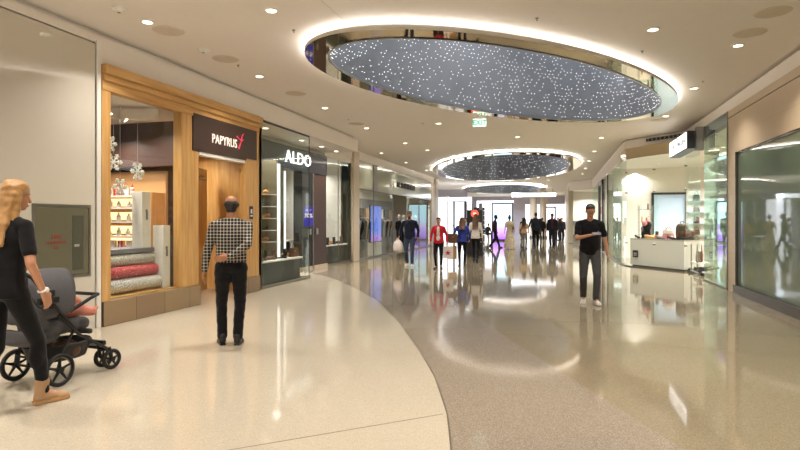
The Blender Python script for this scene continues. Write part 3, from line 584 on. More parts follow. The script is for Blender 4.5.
# register corner behind
for i, (y, z, w) in enumerate([(9.6, 0, .9)]):
    t = thing('back_shelving', 'tall shelving of paper goods deep inside the card shop', 'shelves', (-9.3, 8.9, 0))
    MB().box(-.4, 0, -2.0, 1.3, 0, 2.3).build('carcass', 'maple_wood', t)
    for k in range(5): MB().box(0, .25, -1.95, 1.25, .35 + k * .4, .38 + k * .4).build('shelf', 'white_paint', t)
    for k in range(5):
        for j in range(10): MB().box(.02, .2, -1.9 + j * .31, -1.9 + j * .31 + .2, .38 + k * .4, .38 + k * .4 + random.uniform(.12, .3)).build('paper_stack', random.choice(['card_white', 'red_item', 'pink_item', 'mint_item', 'grey_item', 'tan_item']), t)

# extinguisher cabinet in the white wall
cb = thing('extinguisher_cabinet', 'grey metal hose and extinguisher cabinet set into the white wall beside the stroller', 'cabinet', (-6.0, 5.635, .72))
MB().box(-.2, -.17, -.42, .42, .0, .94).box(-.2, .006, -.435, -.40, 0, .94).box(-.2, .006, .40, .435, 0, .94).box(-.2, .006, -.4, .4, .905, .94).box(-.2, .006, -.4, .4, 0, .035).build('frame', 'brushed_steel', cb)
dd = MB().box(-.02, .004, -.395, .395, .04, .90).build('door', 'cabinet_grey', cb, bev=.003)
MB().box(.004, .008, .14, .31, .10, .80).build('glass_strip', 'cabinet_dark', dd); MB().box(.008, .014, .16, .24, .40, .43).build('handle', 'steel', dd)
text('FIRE', 'lettering', .075, 'text_red', dd, (.007, -.1, .53), LEFTFACE, ext=.002); text('EQUIPMENT', 'lettering', .05, 'text_red', dd, (.007, -.1, .46), LEFTFACE, ext=.002); text('F.E.', 'lettering', .05, 'text_red', dd, (.007, -.1, .40), LEFTFACE, ext=.002)

# ---------------------------------------------------------------- shoe shop, left
sf = thing('storefront', 'dark shoe shop front with tall glass bay and white lit ALDO sign', 'storefront')
mb = MB(); mb.box(-6.09, -6.02, 10.62, 13.0, 0, .055); mb.box(-7.05, -6.05, 12.96, 13.02, 0, .055); mb.build('sill', 'brushed_steel', sf)
mb = MB(); mb.box(-6.056, -6.044, 10.62, 11.74, .055, 3.56); mb.build('glass_pane', 'clear_glass', sf)
mb = MB(); mb.box(-6.056, -6.044, 11.746, 13.0, .055, 3.56); mb.build('glass_pane', 'clear_glass', sf)
mb = MB(); mb.box(-7.02, -6.06, 12.985, 12.995, .055, 3.56); mb.build('glass_pane', 'clear_glass', sf)
mb = MB(); mb.box(-6.06, -6.04, 10.62, 13.0, 3.56, 3.6); mb.box(-6.058, -6.042, 12.985, 13.0, .05, 3.56); mb.box(-6.06, -6.04, 10.6, 10.625, 0, 3.6); mb.build('glass_trim', 'black_metal', sf)
mb = MB(); mb.box(-7.3, -7.0, 10.62, 16.35, 2.87, 3.48); fb = mb.build('fascia', 'black_metal', sf, bev=.006)
text('ALDO', 'lettering', .48, 'sign_white', fb, (-6.965, 14.28, 3.17), LEFTFACE, ext=.012, sx=1.2, bold=0)
mb = MB(); mb.box(-7.3, -7.03, 14.62, 15.30, 0, 2.87); mb.build('post', 'black_metal', sf)
mb = MB(); mb.box(-7.3, -7.03, 15.36, 16.35, 0, 2.87); mb.build('post', 'dark_brown_panel', sf)
mb = MB(); mb.box(-7.03, -6.99, 15.30, 15.34, 0, 2.87); mb.box(-7.03, -6.98, 15.02, 15.16, 1.05, 1.22); mb.box(-7.03, -6.98, 15.5, 15.64, 1.05, 1.22); mb.build('door_hardware', 'steel', sf)
mb = MB(); mb.box(-7.32, -7.0, 14.6, 15.3, 0, .12); mb.box(-7.32, -7.0, 15.4, 16.4, 0, .12); mb.build('kick_plate', 'pillar_stone', sf)
mb = MB(); mb.box(-7.12, -7.11, 16.4, 18.75, .06, 3.5); mb.build('glass_pane', 'clear_glass', sf)
mb = MB(); mb.box(-7.16, -7.08, 16.4, 18.75, 0, .06); mb.box(-7.125, -7.105, 17.55, 17.57, .06, 3.5); mb.build('sill', 'brushed_steel', sf)
mb = MB(); mb.box(-7.16, -7.09, 16.4, 18.75, 3.5, 3.7); mb.build('header', 'white_paint', sf)
def mk_shoe(mt, kind=0):
    mb = MB()
    if kind == 0:   # heeled pump
        mb.tube([(0, -.11, .075), (0, -.04, .05), (0, .05, .022), (0, .12, .018), (0, .14, .015)], [.026, .03, .036, .03, .012], 10); mb.cyl((0, -.11, .07), (0, -.115, 0), .014, .006); mb.ell((0, .1, .012), (.036, .05, .012))
    elif kind == 1:  # ankle boot
        mb.tube([(0, -.07, .2), (0, -.08, .1), (0, -.07, .05), (0, 0, .035), (0, .09, .03), (0, .13, .022)], [.042, .042, .042, .04, .035, .018], 10); mb.box(-.035, .035, -.11, .13, 0, .012); mb.box(-.03, .03, -.115, -.06, 0, .035)
    else:           # trainer
        mb.tube([(0, -.11, .07), (0, -.05, .07), (0, .03, .05), (0, .1, .035), (0, .14, .025)], [.035, .042, .042, .038, .018], 10); mb.ell((0, .01, .012), (.045, .14, .016))
    return mb.build('shoe', mt)
SHOES = [mk_shoe('black_item', 0), mk_shoe('brown_item', 1), mk_shoe('tan_item', 2), mk_shoe('black_item', 1), mk_shoe('grey_item', 0), mk_shoe('red_item', 0), mk_shoe('white_item', 2)]
SN = ['black heeled pump', 'brown ankle boot', 'tan trainer', 'black ankle boot', 'grey heeled pump', 'red heeled pump', 'white trainer']
used = set()
def put_shoe(k, loc, rz, lb, grp, sc=1):
    o = SHOES[k] if k not in used else dup(SHOES[k]); used.add(k); o.location = loc; o.rotation_euler.z = rz; o.scale = (sc, sc, sc)
    tag(o, SN[k] + ' ' + lb, 'shoe', grp)
def mk_bag(mt, mt2, w=.3, h=.22, d=.13, handle=.16):
    t = thing('handbag', 'x', 'handbag')
    mb = MB(); n = 20; rings = []
    for (s_, z) in ((.94, 0), (1.0, .03 * h / .2), (.97, h * .55), (.86, h * .92), (.82, h)):
        rings.append([(w / 2 * s_ * math.copysign(abs(cos(a)) ** .45, cos(a)), d / 2 * s_ * math.copysign(abs(sin(a)) ** .5, sin(a)), z) for a in [2 * pi * i / n for i in range(n)]])
    vs = [p for r_ in rings for p in r_]; fs = [(j * n + i, j * n + (i + 1) % n, (j + 1) * n + (i + 1) % n, (j + 1) * n + i) for j in range(len(rings) - 1) for i in range(n)] + [tuple(reversed(range(n))), tuple(range(4 * n, 5 * n))]
    mb.add(vs, fs); mb.build('body', mt, t)
    mb = MB()
    for sy in (1, -1): mb.tube([(w * .28 * cos(a), sy * d * .3, h * .95 + handle * sin(a)) for a in [pi * i / 10 for i in range(11)]], .007, 6)
    mb.build('handles', mt2, t)
    MB().box(-.02, .02, -d / 2 - .006, -d / 2 + .01, h * .6, h * .72).build('clasp', 'gold_item', t); return t
# shelf wall behind the bay glass
sh = thing('shoe_shelves', 'white lit shelf wall of shoes behind the near shoe shop glass', 'shelves', (-6.9, 11.95, 0))
MB().box(-.45, .5, .0, .05, .6, 2.9).build('back_panel', 'cabinet_grey', sh)
zs = [.95, 1.22, 1.50, 1.78, 2.06]
for z in zs: MB().box(-.45, .5, -.30, 0, z, z + .018).build('shelf', 'white_paint', sh)
for x in (.53,): MB().box(x, x + .035, -.03, .05, .6, 2.8).build('light_strip', 'strip_light', sh)
sh2 = thing('shoe_shelves', 'second slim shelf wall with a bright vertical light strip in the shoe shop', 'shelves', (-6.75, 12.75, 0))
MB().box(-.35, .12, .0, .04, .6, 2.8).build('back_panel', 'cabinet_grey', sh2); MB().box(.13, .155, -.02, .04, .6, 2.7).build('light_strip', 'strip_light', sh2)
zw = ['lowest', 'second', 'third', 'fourth', 'top']; xw = ['left', 'middle', 'right']
for i, z in enumerate(zs):
    for j in range(3):
        put_shoe((i * 2 + j * 3) % 4, (-7.18 + j * .28, 11.80, z + .018), radians(random.choice([60, 80, 110])), '%s on the %s shelf behind the near shoe shop glass' % (xw[j], zw[i]), 'shoes on the shelf wall', 1.0)
pl = thing('display_plinth', 'long white topped black plinth inside the near shoe shop glass', 'plinth', (-6.5, 12.1, 0))
MB().box(-.55, .32, -1.35, .80, .52, .56).build('top', 'white_paint', pl, bev=.004); MB().box(-.5, .26, -1.3, .75, 0, .52).build('base', 'black_metal', pl)
xi = ['first', 'second', 'third', 'fourth', 'fifth', 'sixth']
for i in range(6):
    put_shoe([1, 3, 1, 0, 3, 2][i], (-6.35 - .08 * (i % 2), 11.0 + i * .27, .56), radians(70 + 40 * (i % 3)), '%s from the near end on the white plinth' % xi[i], 'shoes on the near plinth', 1.15)
BG1 = mk_bag('brown_item', 'brown_item'); BG2 = mk_bag('tan_item', 'brown_item', .26, .24); BG3 = mk_bag('black_item', 'black_item', .28, .3, .15)
tag(BG1, 'brown leather handbag at the far end of the white plinth in the shoe shop', 'handbag'); BG1.location = (-6.35, 12.72, .56); BG1.rotation_euler.z = radians(75)
tag(BG2, 'tan handbag in the middle of the white plinth in the shoe shop', 'handbag'); BG2.location = (-6.72, 11.2, .56); BG2.rotation_euler.z = radians(60)
t = thing('poster_stand', 'blue 30% sale poster in front of the dark shoe shop door post', 'poster', (-6.88, 14.72, 0), radians(58))
MB().box(-.15, .15, -.006, .006, 1.30, 1.86).build('panel', 'poster_blue', t); text('30%', 'lettering', .16, 'card_white', t, (0, -.012, 1.60), ext=.002, bold=.003); text('UP TO', 'lettering', .06, 'card_white', t, (0, -.012, 1.76), ext=.002)
MB().cyl((0, .0, 0), (0, 0, 1.2), .012).cyl((0, 0, 0), (0, 0, .015), .14, n=20).build('stand', 'steel', t)
dup(t, (-8.02, 17.4, 0), radians(60), label='blue 30% sale poster behind the far shoe shop glass')
t = thing('display_table', 'black display table with white top in the shoe shop entrance', 'table', (-7.9, 14.0, 0))
MB().box(-.7, .5, -.6, .9, .86, .90).build('top', 'white_paint', t, bev=.003); MB().box(-.6, .4, -.5, .8, 0, .86).build('base', 'black_metal', t)
BG3.location = (-7.6, 13.9, .90); BG3.rotation_euler.z = radians(50); tag(BG3, 'black bucket bag on the table in the shoe shop entrance', 'handbag')
for i in range(4): put_shoe([0, 3, 5, 1][i], (-7.7 - .1 * i, 14.15 + i * .14, .90), radians(60 + 25 * i), '%s on the black table in the shoe shop entrance' % xi[i], 'shoes on the entrance table', 1.2)
b4 = dup(BG1, (-7.95, 13.6, .90), radians(40), label='small brown handbag on the left side of the shoe shop entrance table')
pl2 = thing('display_plinth', 'low white topped plinth behind the far shoe shop glass', 'plinth', (-7.5, 17.6, 0))
MB().box(-.3, .3, -1.1, 1.05, .62, .66).build('top', 'white_paint', pl2, bev=.003); MB().box(-.25, .25, -1.05, 1.0, 0, .62).build('base', 'black_metal', pl2)
for i in range(6): put_shoe([1, 3, 2, 3, 0, 1][i], (-7.38, 16.75 + i * .3, .66), radians(70 + 30 * (i % 3)), '%s on the plinth behind the far shoe shop glass' % xi[i], 'shoes on the far plinth', 1.25)
hr = thing('garment_rail', 'steel rail of red and brown hanging bags over the shoe shop entrance', 'rail', (-8.9, 14.6, 0))
MB().cyl((0, -1.0, 2.35), (0, .9, 2.35), .012).cyl((0, -1, 0), (0, -1, 2.35), .012).cyl((0, .9, 0), (0, .9, 2.35), .012).build('rail', 'steel', hr)
for i in range(7):
    b = mk_bag(['red_item', 'brown_item', 'gold_item', 'black_item'][i % 4], 'brown_item', .22, .2, .1, .28); b.location = (-8.9, 13.8 + i * .27, 1.85); b.rotation_euler.z = radians(90)
    tag(b, '%s shoulder bag, %s hanging from the rail in the shoe shop' % (['red', 'brown', 'gold', 'black'][i % 4], (xi + ['last'])[i]), 'handbag', 'bags on the rail')
sb_ = thing('shelf_bay', 'back wall shelf bay of the shoe shop', 'shelves', (-9.6, 14.8, 0))
MB().box(-.1, 0, -3.6, 3.6, 0, 2.9).build('back_panel', 'grey_item', sb_)
for k in range(5): MB().box(0, .3, -3.5, 3.5, .5 + k * .42, .52 + k * .42).build('shelf', 'white_paint', sb_)
for k in range(5):
    for j in range(8): put_shoe((k + j) % 4, (-9.42, 11.6 + j * .85, .52 + k * .42), radians(80), '%s far back on shelf %s of the shoe shop wall' % (pz[j], zw[k]), 'shoes on the back wall shelves', 1.3)

# ---------------------------------------------------------------- clothing shop, left
sf = thing('storefront', 'pale green glass clothing shop front with raised metal lettering', 'storefront')
mb = MB(); mb.box(-7.10, -7.04, 19.35, 31.6, 2.66, 3.66); fb = mb.build('sign_band', 'sign_band_green', sf)
mb = MB(); mb.box(-7.08, -7.0, 21.0, 21.5, 2.63, 3.67); mb.build('band_pilaster', 'brushed_steel', sf)
mb = MB(); mb.box(-7.12, -7.03, 19.35, 31.6, 3.66, 3.69); mb.box(-7.12, -7.03, 19.35, 31.6, 2.63, 2.66); mb.build('band_trim', 'brushed_steel', sf)
text('BE', 'lettering', .46, 'card_white', fb, (-7.02, 23.75, 3.10), LEFTFACE, ext=.02, sx=1.25, bold=.01); text('N SHERMAN', 'lettering', .36, 'text_dark', fb, (-7.02, 26.05, 3.10), LEFTFACE, ext=.02, sx=1.55)
for y0, y1 in ((19.35, 21.2), (21.22, 23.9), (26.2, 28.8), (28.82, 31.6)):
    MB().box(-7.09, -7.08, y0, y1, .06, 2.66).build('glass_pane', 'clear_glass', sf)
mb = MB(); mb.box(-7.12, -7.05, 19.35, 23.9, 0, .06); mb.box(-7.12, -7.05, 26.2, 31.6, 0, .06)
for y in (21.2, 23.9, 26.2, 28.8): mb.box(-7.10, -7.06, y, y + .03, 0, 2.66)
mb.build('frame', 'brushed_steel', sf)
MB().box(-7.2, -7.02, 31.6, 32.6, 0, 3.69).build('pier', 'beige_stone_tile', sf)
t = thing('video_display', 'tall video display with purple sunset picture in the clothing shop window', 'screen', (-7.45, 22.7, 0.0))
MB().box(-.06, 0, -.78, .70, .55, 2.12).build('frame', 'black_metal', t); MB().box(0.001, .006, -.74, .66, .59, 2.08).build('screen', 'sunset_display', t); MB().box(-.25, .12, -.4, .35, 0, .55).build('pedestal', 'white_paint', t)
def mk_mannequin(mt_top, mt_low, lb):
    t = thing('mannequin', lb, 'mannequin')
    mb = MB(); mb.cyl((0, 0, 0), (0, 0, .015), .16, n=20); mb.cyl((.05, 0, 0), (.05, 0, .5), .01)
    for s_ in (-1, 1): mb.tube([(s_ * .09, 0, .92), (s_ * .09, .01, .5), (s_ * .09, 0, .08), (s_ * .09, .1, .04)], [.08, .055, .04, .03], 10)
    mb.tube([(0, 0, 1.42), (0, 0, 1.55)], .045, 10); mb.ell((0, .01, 1.66), (.075, .09, .11)); mb.build('body', 'white_item', t)
    mb = MB(); mb.lathe([(.15, .72), (.17, .9), (.15, 1.1), (.19, 1.3), (.19, 1.4), (.08, 1.48)], n=20, sy=.65)
    for s_ in (-1, 1): mb.tube([(s_ * .17, 0, 1.4), (s_ * .24, 0, 1.15), (s_ * .22, .06, .88)], [.06, .05, .035], 8)
    mb.build('coat', mt_top, t)
    mb = MB()
    for s_ in (-1, 1): mb.tube([(s_ * .085, 0, .9), (s_ * .09, .01, .5), (s_ * .09, 0, .12)], [.092, .068, .06], 10)
    mb.build('trousers', mt_low, t); return t
for i, (x, y, a, b, lb) in enumerate([(-7.6, 19.8, 'cloth_maroon', 'cloth_black', 'mannequin in a maroon coat at the near end of the clothing shop window'), (-7.8, 20.7, 'cloth_charcoal', 'cloth_charcoal', 'mannequin in charcoal left of the purple video display'), (-7.5, 26.4, 'cloth_black', 'cloth_charcoal', 'mannequin in a black coat right of the shop entrance'), (-7.6, 27.6, 'cloth_lightgrey', 'cloth_black', 'mannequin in a light grey top in the clothing shop window'), (-7.6, 29.3, 'cloth_navy', 'cloth_jeans', 'mannequin in navy toward the far end of the clothing shop window'), (-7.7, 30.5, 'cloth_olive', 'cloth_black', 'last mannequin, olive top, at the far pier of the clothing shop')]):
    m_ = mk_mannequin(a, b, lb); m_.location = (x, y, .15 if False else 0); m_.rotation_euler.z = radians(-110); m_['group'] = 'shop window mannequins'
for r_ in range(3):
    t = thing('clothes_rack', ['near', 'middle', 'far'][r_] + ' clothes rail with dark coats inside the clothing shop', 'clothes rack', (-8.7, 20.6 + r_ * 3.6, 0), 0, 'clothes rails')
    MB().cyl((0, -.9, 1.6), (0, .9, 1.6), .015).cyl((0, -.9, 0), (0, -.9, 1.6), .015).cyl((0, .9, 0), (0, .9, 1.6), .015).build('rail', 'steel', t)
    for k in range(9):
        MB().lathe([(.10, -.95), (.13, -.5), (.2, -.12), (.04, 0)], (0, -.8 + k * .2, 1.56), n=10, sy=.3).build('coat', random.choice(['cloth_black', 'cloth_charcoal', 'cloth_maroon', 'cloth_lightgrey', 'cloth_tan', 'cloth_navy']), t)
t = thing('back_wall_display', 'dark panelled back wall display of the clothing shop', 'wall display', (-9.75, 26, 0))
MB().box(0, .05, -6.8, 6.8, 0, 2.6).build('panel', 'grey_item', t)
for k in range(12): MB().box(.05, .3, -6.6 + k * 1.1, -6.6 + k * 1.1 + .75, .9, 2.1).build('hanging_clothes', ['cloth_charcoal', 'cloth_white', 'cloth_black', 'cloth_tan'][k % 4], t)

# ---------------------------------------------------------------- shoe and bag shop, right
sf = thing('storefront', 'right-hand glass corner shop front with slanted display window and white lit sign box', 'storefront')
MB().box(3.44, 3.455, 13.27, 15.2, .03, 3.44).build('glass_pane', 'mirror_glass', sf)
MB().box(3.44, 3.47, 13.25, 15.2, 3.46, 3.76).build('transom', 'smoke_glass', sf)
mb = MB(); mb.box(3.43, 3.48, 13.24, 13.28, 0, 3.76); mb.box(3.43, 3.48, 13.24, 15.25, 3.44, 3.465); mb.box(3.43, 3.48, 15.2, 15.25, 3.44, 3.76); mb.box(3.43, 3.475, 13.24, 15.2, 0, .03); mb.build('frame', 'brushed_steel', sf)
P0, P1, P2 = Vector((3.45, 17.3, 0)), Vector((2.12, 19.3, 0)), Vector((2.04, 19.95, 0))
def pane(mb, a, b, z0, z1, th=.012, off=0):
    d = (b - a).normalized(); n = Vector((-d.y, d.x, 0)); a, b = a + n * off, b + n * off
    return mb.prism([tuple((a - n * th / 2)[:2]), tuple((b - n * th / 2)[:2]), tuple((b + n * th / 2)[:2]), tuple((a + n * th / 2)[:2])], z0, z1)
for a, b in ((P0, P0.lerp(P1, .5)), (P0.lerp(P1, .505), P1), (P1, P2)): pane(MB(), a, b, .03, 3.42).build('glass_pane', 'clear_glass', sf)
mb = MB(); pane(mb, P0, P1, 3.42, 3.76, .05); pane(mb, P1, P2, 3.42, 3.76, .05); mb.box(3.43, 3.50, 15.25, 17.35, 3.42, 3.76); mb.build('header', 'mirror_rim', sf)
mb = MB(); pane(mb, P0, P1, 0, .03, .06); pane(mb, P1, P2, 0, .03, .06); mb.build('sill', 'brushed_steel', sf)
for z in (.75, 2.35, 3.0):
    for p in (P0, P0.lerp(P1, .5), P1): MB().cyl(p + Vector((-.03, -.02, z)), p + Vector((.03, .02, z)), .022).build('glass_fitting', 'brushed_steel', sf)
MB().box(3.44, 3.455, 15.62, 17.3, .03, 3.3).build('glass_door', 'clear_glass', sf)
sg = MB().box(3.12, 3.40, 15.5, 17.75, 3.27, 3.72).build('sign_box', 'black_metal', sf, bev=.01)
MB().box(3.105, 3.12, 16.78, 17.72, 3.30, 3.69).build('sign_face', 'sign_panel_light', sg); MB().box(3.105, 3.12, 15.56, 16.66, 3.30, 3.69).build('sign_face', 'sign_panel_light', sg)
text('STEVE', 'lettering', .22, 'text_dark', sg, (3.10, 17.25, 3.49), RIGHTFACE, ext=.004, sx=1.05, bold=-.004); text('MADDEN', 'lettering', .22, 'text_dark', sg, (3.10, 16.11, 3.49), RIGHTFACE, ext=.004, sx=.98, bold=-.004)
MB().box(3.3, 3.46, 15.3, 15.5, 3.2, 3.78).build('sign_bracket', 'brushed_steel', sg)
# slanted white display plinth
pp = [(3.46, 17.55), (2.24, 19.38), (2.85, 19.8), (4.05, 17.95)]
pl = thing('display_plinth', 'white slanted display plinth behind the right-hand corner glass', 'plinth')
MB().prism(list(reversed(pp)), .06, .86).build('body', 'white_paint', pl); MB().prism([(x * 1.0, y) for x, y in reversed(pp)], .86, .90).build('top', 'white_glass_panel', pl)
MB().prism(list(reversed([(3.49, 17.62), (2.3, 19.38), (2.82, 19.72), (4.0, 17.98)])), 0, .06).build('plinth_foot', 'grey_item', pl)
d_ = (Vector(pp[1] + (0,)) - Vector(pp[0] + (0,))).normalized(); q_ = Vector(pp[0] + (0,)).lerp(Vector(pp[1] + (0,)), .88)
t = thing('notice_plate', 'small black square notice on the front of the white display plinth', 'notice', (q_.x - .02, q_.y - .012, .30), atan2(d_.y, d_.x) + pi)
MB().box(-.11, .11, -.01, .004, 0, .22).build('plate', 'black_item', t); MB().box(-.07, .07, -.013, -.01, .06, .08).box(-.07, .07, -.013, -.01, .12, .14).build('print', 'card_white', t)
def onpl(u, w, z=.90):      # u along the plinth 0..1 (right to left), w depth 0..1
    a = Vector(pp[0] + (0,)).lerp(Vector(pp[1] + (0,)), u); b = Vector(pp[3] + (0,)).lerp(Vector(pp[2] + (0,)), u); p = a.lerp(b, w); return (p.x, p.y, z)
for i, (k, u, w) in enumerate([(0, .97, .3), (3, .88, .5), (2, .70, .2), (2, .63, .6), (1, .57, .35), (4, .50, .25), (6, .46, .7), (0, .28, .2), (3, .22, .45), (0, .12, .3), (1, .14, .7), (2, .74, .7)]):
    put_shoe(k, onpl(u, w), radians(200 + 30 * (i % 4)), 'on the white slanted plinth, %s' % ['at its left end', 'just left of the dark jacket', 'right of the dark jacket', 'behind others right of the jacket', 'left of the pink handbag', 'in front, left of the pink handbag', 'just behind the pink handbag', 'right of the pink handbag', 'in front of the olive backpack', 'near its right end', 'at its right back corner', 'at the back beside the jacket'][i], 'shoes on the slanted plinth', 1.15)
b = mk_bag('pink_item', 'gold_item', .36, .17, .16, .2); b.location = onpl(.42, .45); b.rotation_euler.z = radians(-20); tag(b, 'white and pink handbag with gold handle on the slanted white plinth', 'handbag')
MB().lathe([(.18, .17), (.17, .24), (.15, .28), (.02, .29)], n=18, sy=.42).build('flap', 'white_item', b)
t = thing('backpack', 'olive brown backpack standing on the white plinth by the glass edge', 'backpack', onpl(.20, .5), radians(-15))
MB().lathe([(.13, 0), (.165, .02), (.17, .2), (.165, .36), (.13, .44), (.06, .475)], n=28, sy=.62).build('body', 'olive_item', t); MB().lathe([(.10, .04), (.12, .06), (.12, .2), (.09, .25)], (0, -.075, 0), n=20, sy=.5).build('pocket', 'brown_item', t); MB().tube([(-.09, -.11, .46), (-.09, -.125, .3), (-.09, -.12, .26)], .012, 6).tube([(.09, -.11, .46), (.09, -.125, .3), (.09, -.12, .26)], .012, 6).build('straps', 'brown_item', t); MB().tube([(-.05, 0, .46), (-.03, 0, .54), (.03, 0, .54), (.05, 0, .46)], .012).build('handle', 'brown_item', t)
t = thing('backpack', 'smaller brown backpack at the right end of the white plinth', 'backpack', onpl(.06, .5), radians(10))
MB().lathe([(.10, 0), (.125, .02), (.13, .15), (.12, .26), (.09, .31), (.04, .335)], n=28, sy=.65).build('body', 'brown_item', t); MB().lathe([(.07, .03), (.085, .04), (.085, .14), (.06, .17)], (0, -.06, 0), n=20, sy=.5).build('pocket', 'olive_item', t)
t = thing('display_bust', 'dark jacket and pink scarf on a bust at the left of the white plinth', 'bust', onpl(.83, .45), radians(-25))
MB().cyl((0, 0, 0), (0, 0, .12), .02).cyl((0, 0, 0), (0, 0, .01), .09, n=16).ell((0, .01, .62), (.05, .055, .07)).build('stand', 'tan_item', t)
MB().lathe([(.12, .08), (.11, .25), (.14, .42), (.12, .50), (.04, .56)], n=16, sy=.6).build('jacket', 'cloth_black', t)
MB().ell((-.05, -.05, .47), (.09, .06, .09)).ell((.04, -.03, .55), (.06, .05, .05)).build('scarf', 'pink_item', t); MB().ell((-.13, -.03, .3), (.05, .05, .08)).build('pouch', 'grey_item', t)
# fixtures inside
t = thing('mirror_doorway', 'black framed passage in the back wall of the right-hand shop', 'doorway', (4.15, 23.55, 0))
MB().box(-.66, -.58, -.06, .1, 0, 2.55).box(.58, .66, -.06, .1, 0, 2.55).box(-.66, .66, -.06, .1, 2.47, 2.55).build('frame', 'black_metal', t); MB().box(-.56, .56, .22, .24, 0, 2.46).build('panel', 'passage_panel', t)
MB().box(-.58, -.44, .0, .02, 0, 2.46).build('side_pane', 'green_glass', t)
t = thing('tall_shelving', 'white wall shelving with bags at the right inside the right-hand shop', 'shelves', (5.6, 23.4, 0))
MB().box(-.9, 1.6, 0, .1, 0, 2.7).build('back_panel', 'white_paint', t)
for k in range(5): MB().box(-.9, 1.6, -.3, 0, .5 + k * .42, .525 + k * .42).build('shelf', 'glass_edge', t)
for k in range(5):
    for j in range(4):
        b = dup(b4) if (k + j) % 2 else dup(BG3); b.location = (5.0 + j * .55, 23.25, .525 + k * .42); b.rotation_euler.z = radians(10); b.scale = (.8, .8, .8)
        tag(b, '%s handbag, %s on the %s shelf in the right-hand shop' % (['black', 'brown'][(k + j) % 2], pz[j], zw[k]), 'handbag', 'bags on the shop wall shelving')
t = thing('display_rack', 'glass rack of small goods left of the black passage frame', 'rack', (3.0, 21.6, 0))
MB().box(-.22, .22, -.15, .15, .5, .515).box(-.22, .22, -.15, .15, .95, .965).box(-.22, .22, -.15, .15, 1.4, 1.415).box(-.22, .22, -.15, .15, 1.85, 1.865).build('shelves', 'glass_edge', t); MB().cyl((-.22, .15, 0), (-.22, .15, 2.0), .01).cyl((.22, .15, 0), (.22, .15, 2.0), .01).cyl((-.22, -.15, 0), (-.22, -.15, 2), .01).cyl((.22, -.15, 0), (.22, -.15, 2), .01).build('posts', 'steel', t)
for i in range(6):
    b = MB().cyl((0, 0, 0), (0, 0, .2), .03, .02).build('vase', ['red_item', 'black_item', 'tan_item', 'black_item', 'white_item', 'brown_item'][i], loc=(2.88 + .2 * (i % 2), 21.55, .965 + .45 * (i // 2)))
    tag(b, '%s slim vase on the glass rack, %s level' % (['red', 'black', 'tan', 'black', 'white', 'brown'][i], ['middle', 'upper', 'top'][i // 2]), 'vase', 'small goods on the glass rack')
t = thing('bag_stack_stand', 'low stand by the glass door with dark boots and folded jeans', 'display stand', (3.72, 16.9, 0))
MB().box(-.16, .2, -.35, .4, .30, .33).build('upper_shelf', 'white_paint', t); MB().box(-.16, .2, -.35, .4, .06, .09).build('lower_shelf', 'white_paint', t); MB().box(-.15, -.12, -.34, -.31, 0, .8).box(-.15, -.12, .36, .39, 0, .8).build('legs', 'brushed_steel', t)
b = mk_bag('brown_item', 'black_item', .42, .3, .18, .2); b.location = (3.72, 16.95, .33); b.rotation_euler.z = radians(75); tag(b, 'large dark brown slouchy bag on the low stand by the glass door', 'handbag')
b = MB().box(-.13, .13, -.2, .2, 0, .05).box(-.12, .12, -.19, .19, .05, .1).build('folded_jeans', 'cloth_jeans', loc=(3.73, 16.9, .09)); tag(b, 'folded blue jeans on the lower shelf of the stand by the glass door', 'jeans')
put_shoe(3, (3.7, 16.35, 0), radians(250), 'on the floor by the glass door stand, nearer one', 'boots by the door', 1.2); put_shoe(0, (3.7, 17.6, 0), radians(240), 'on the floor behind the glass door stand', 'boots by the door', 1.2)

# glass fronts further along the right
sf = thing('storefront', 'glass shop front with black door frames beyond the right-hand corner shop', 'storefront')
for y0, y1 in ((19.95, 22.6), (22.64, 25.3), (30.9, 33.4), (33.44, 36.2)): MB().box(2.03, 2.045, y0, y1, .04, 3.42).build('glass_pane', 'green_glass', sf)
MB().box(2.03, 2.045, 25.4, 27.9, .04, 3.42).build('glass_pane', 'clear_glass', sf)
MB().box(2.02, 2.12, 19.9, 36.3, 3.42, 3.76).build('header', 'fascia_paint', sf)
mb = MB(); mb.box(2.0, 2.12, 28.0, 28.35, 0, 3.42); mb.box(2.0, 2.12, 30.5, 30.85, 0, 3.42); mb.box(2.0, 2.12, 28.0, 30.85, 3.2, 3.42); mb.box(2.01, 2.08, 25.32, 25.38, 0, 3.42); mb.build('black_frame', 'black_metal', sf)
MB().box(2.0, 2.1, 19.9, 28, 0, .04).box(2.0, 2.1, 30.85, 36.2, 0, .04).build('sill', 'brushed_steel', sf)
t = thing('glass_shelves', 'tall glass shelf tower inside the green glass front on the right', 'shelves', (2.6, 25.0, 0))
for k in range(6): MB().box(-.3, .3, -.8, .8, .4 + k * .38, .415 + k * .38).build('shelf', 'glass_edge', t)
MB().cyl((-.28, -.78, 0), (-.28, -.78, 2.6), .012).cyl((-.28, .78, 0), (-.28, .78, 2.6), .012).cyl((.28, -.78, 0), (.28, -.78, 2.6), .012).cyl((.28, .78, 0), (.28, .78, 2.6), .012).build('posts', 'steel', t)
t = thing('hanging_toy', 'pink hanging garment figure inside the far black-framed shop', 'decoration', (2.45, 33.0, 1.9))
MB().ell((0, 0, .55), .16).ell((0, 0, .15), (.2, .14, .28)).build('figure', 'pink_item', t); MB().cyl((0, 0, .7), (0, 0, 1.6), .004).build('thread', 'black_metal', t)
sf = thing('storefront', 'slanted white lit shop window behind the man in the black T-shirt', 'storefront')
A, B = Vector((2.02, 36.4, 0)), Vector((.72, 38.3, 0))
pane(MB(), B, A, .03, 3.42).build('glass_pane', 'clear_glass', sf); mb = MB(); pane(mb, B, A, 3.42, 3.76, .06); mb.build('header', 'fascia_paint', sf); mb = MB(); pane(mb, B, A, 0, .03, .06); mb.build('sill', 'brushed_steel', sf)
t = thing('display_shelf', 'long dark wall shelf with goods in the slanted white window', 'shelf', (2.2, 41.9, 0))
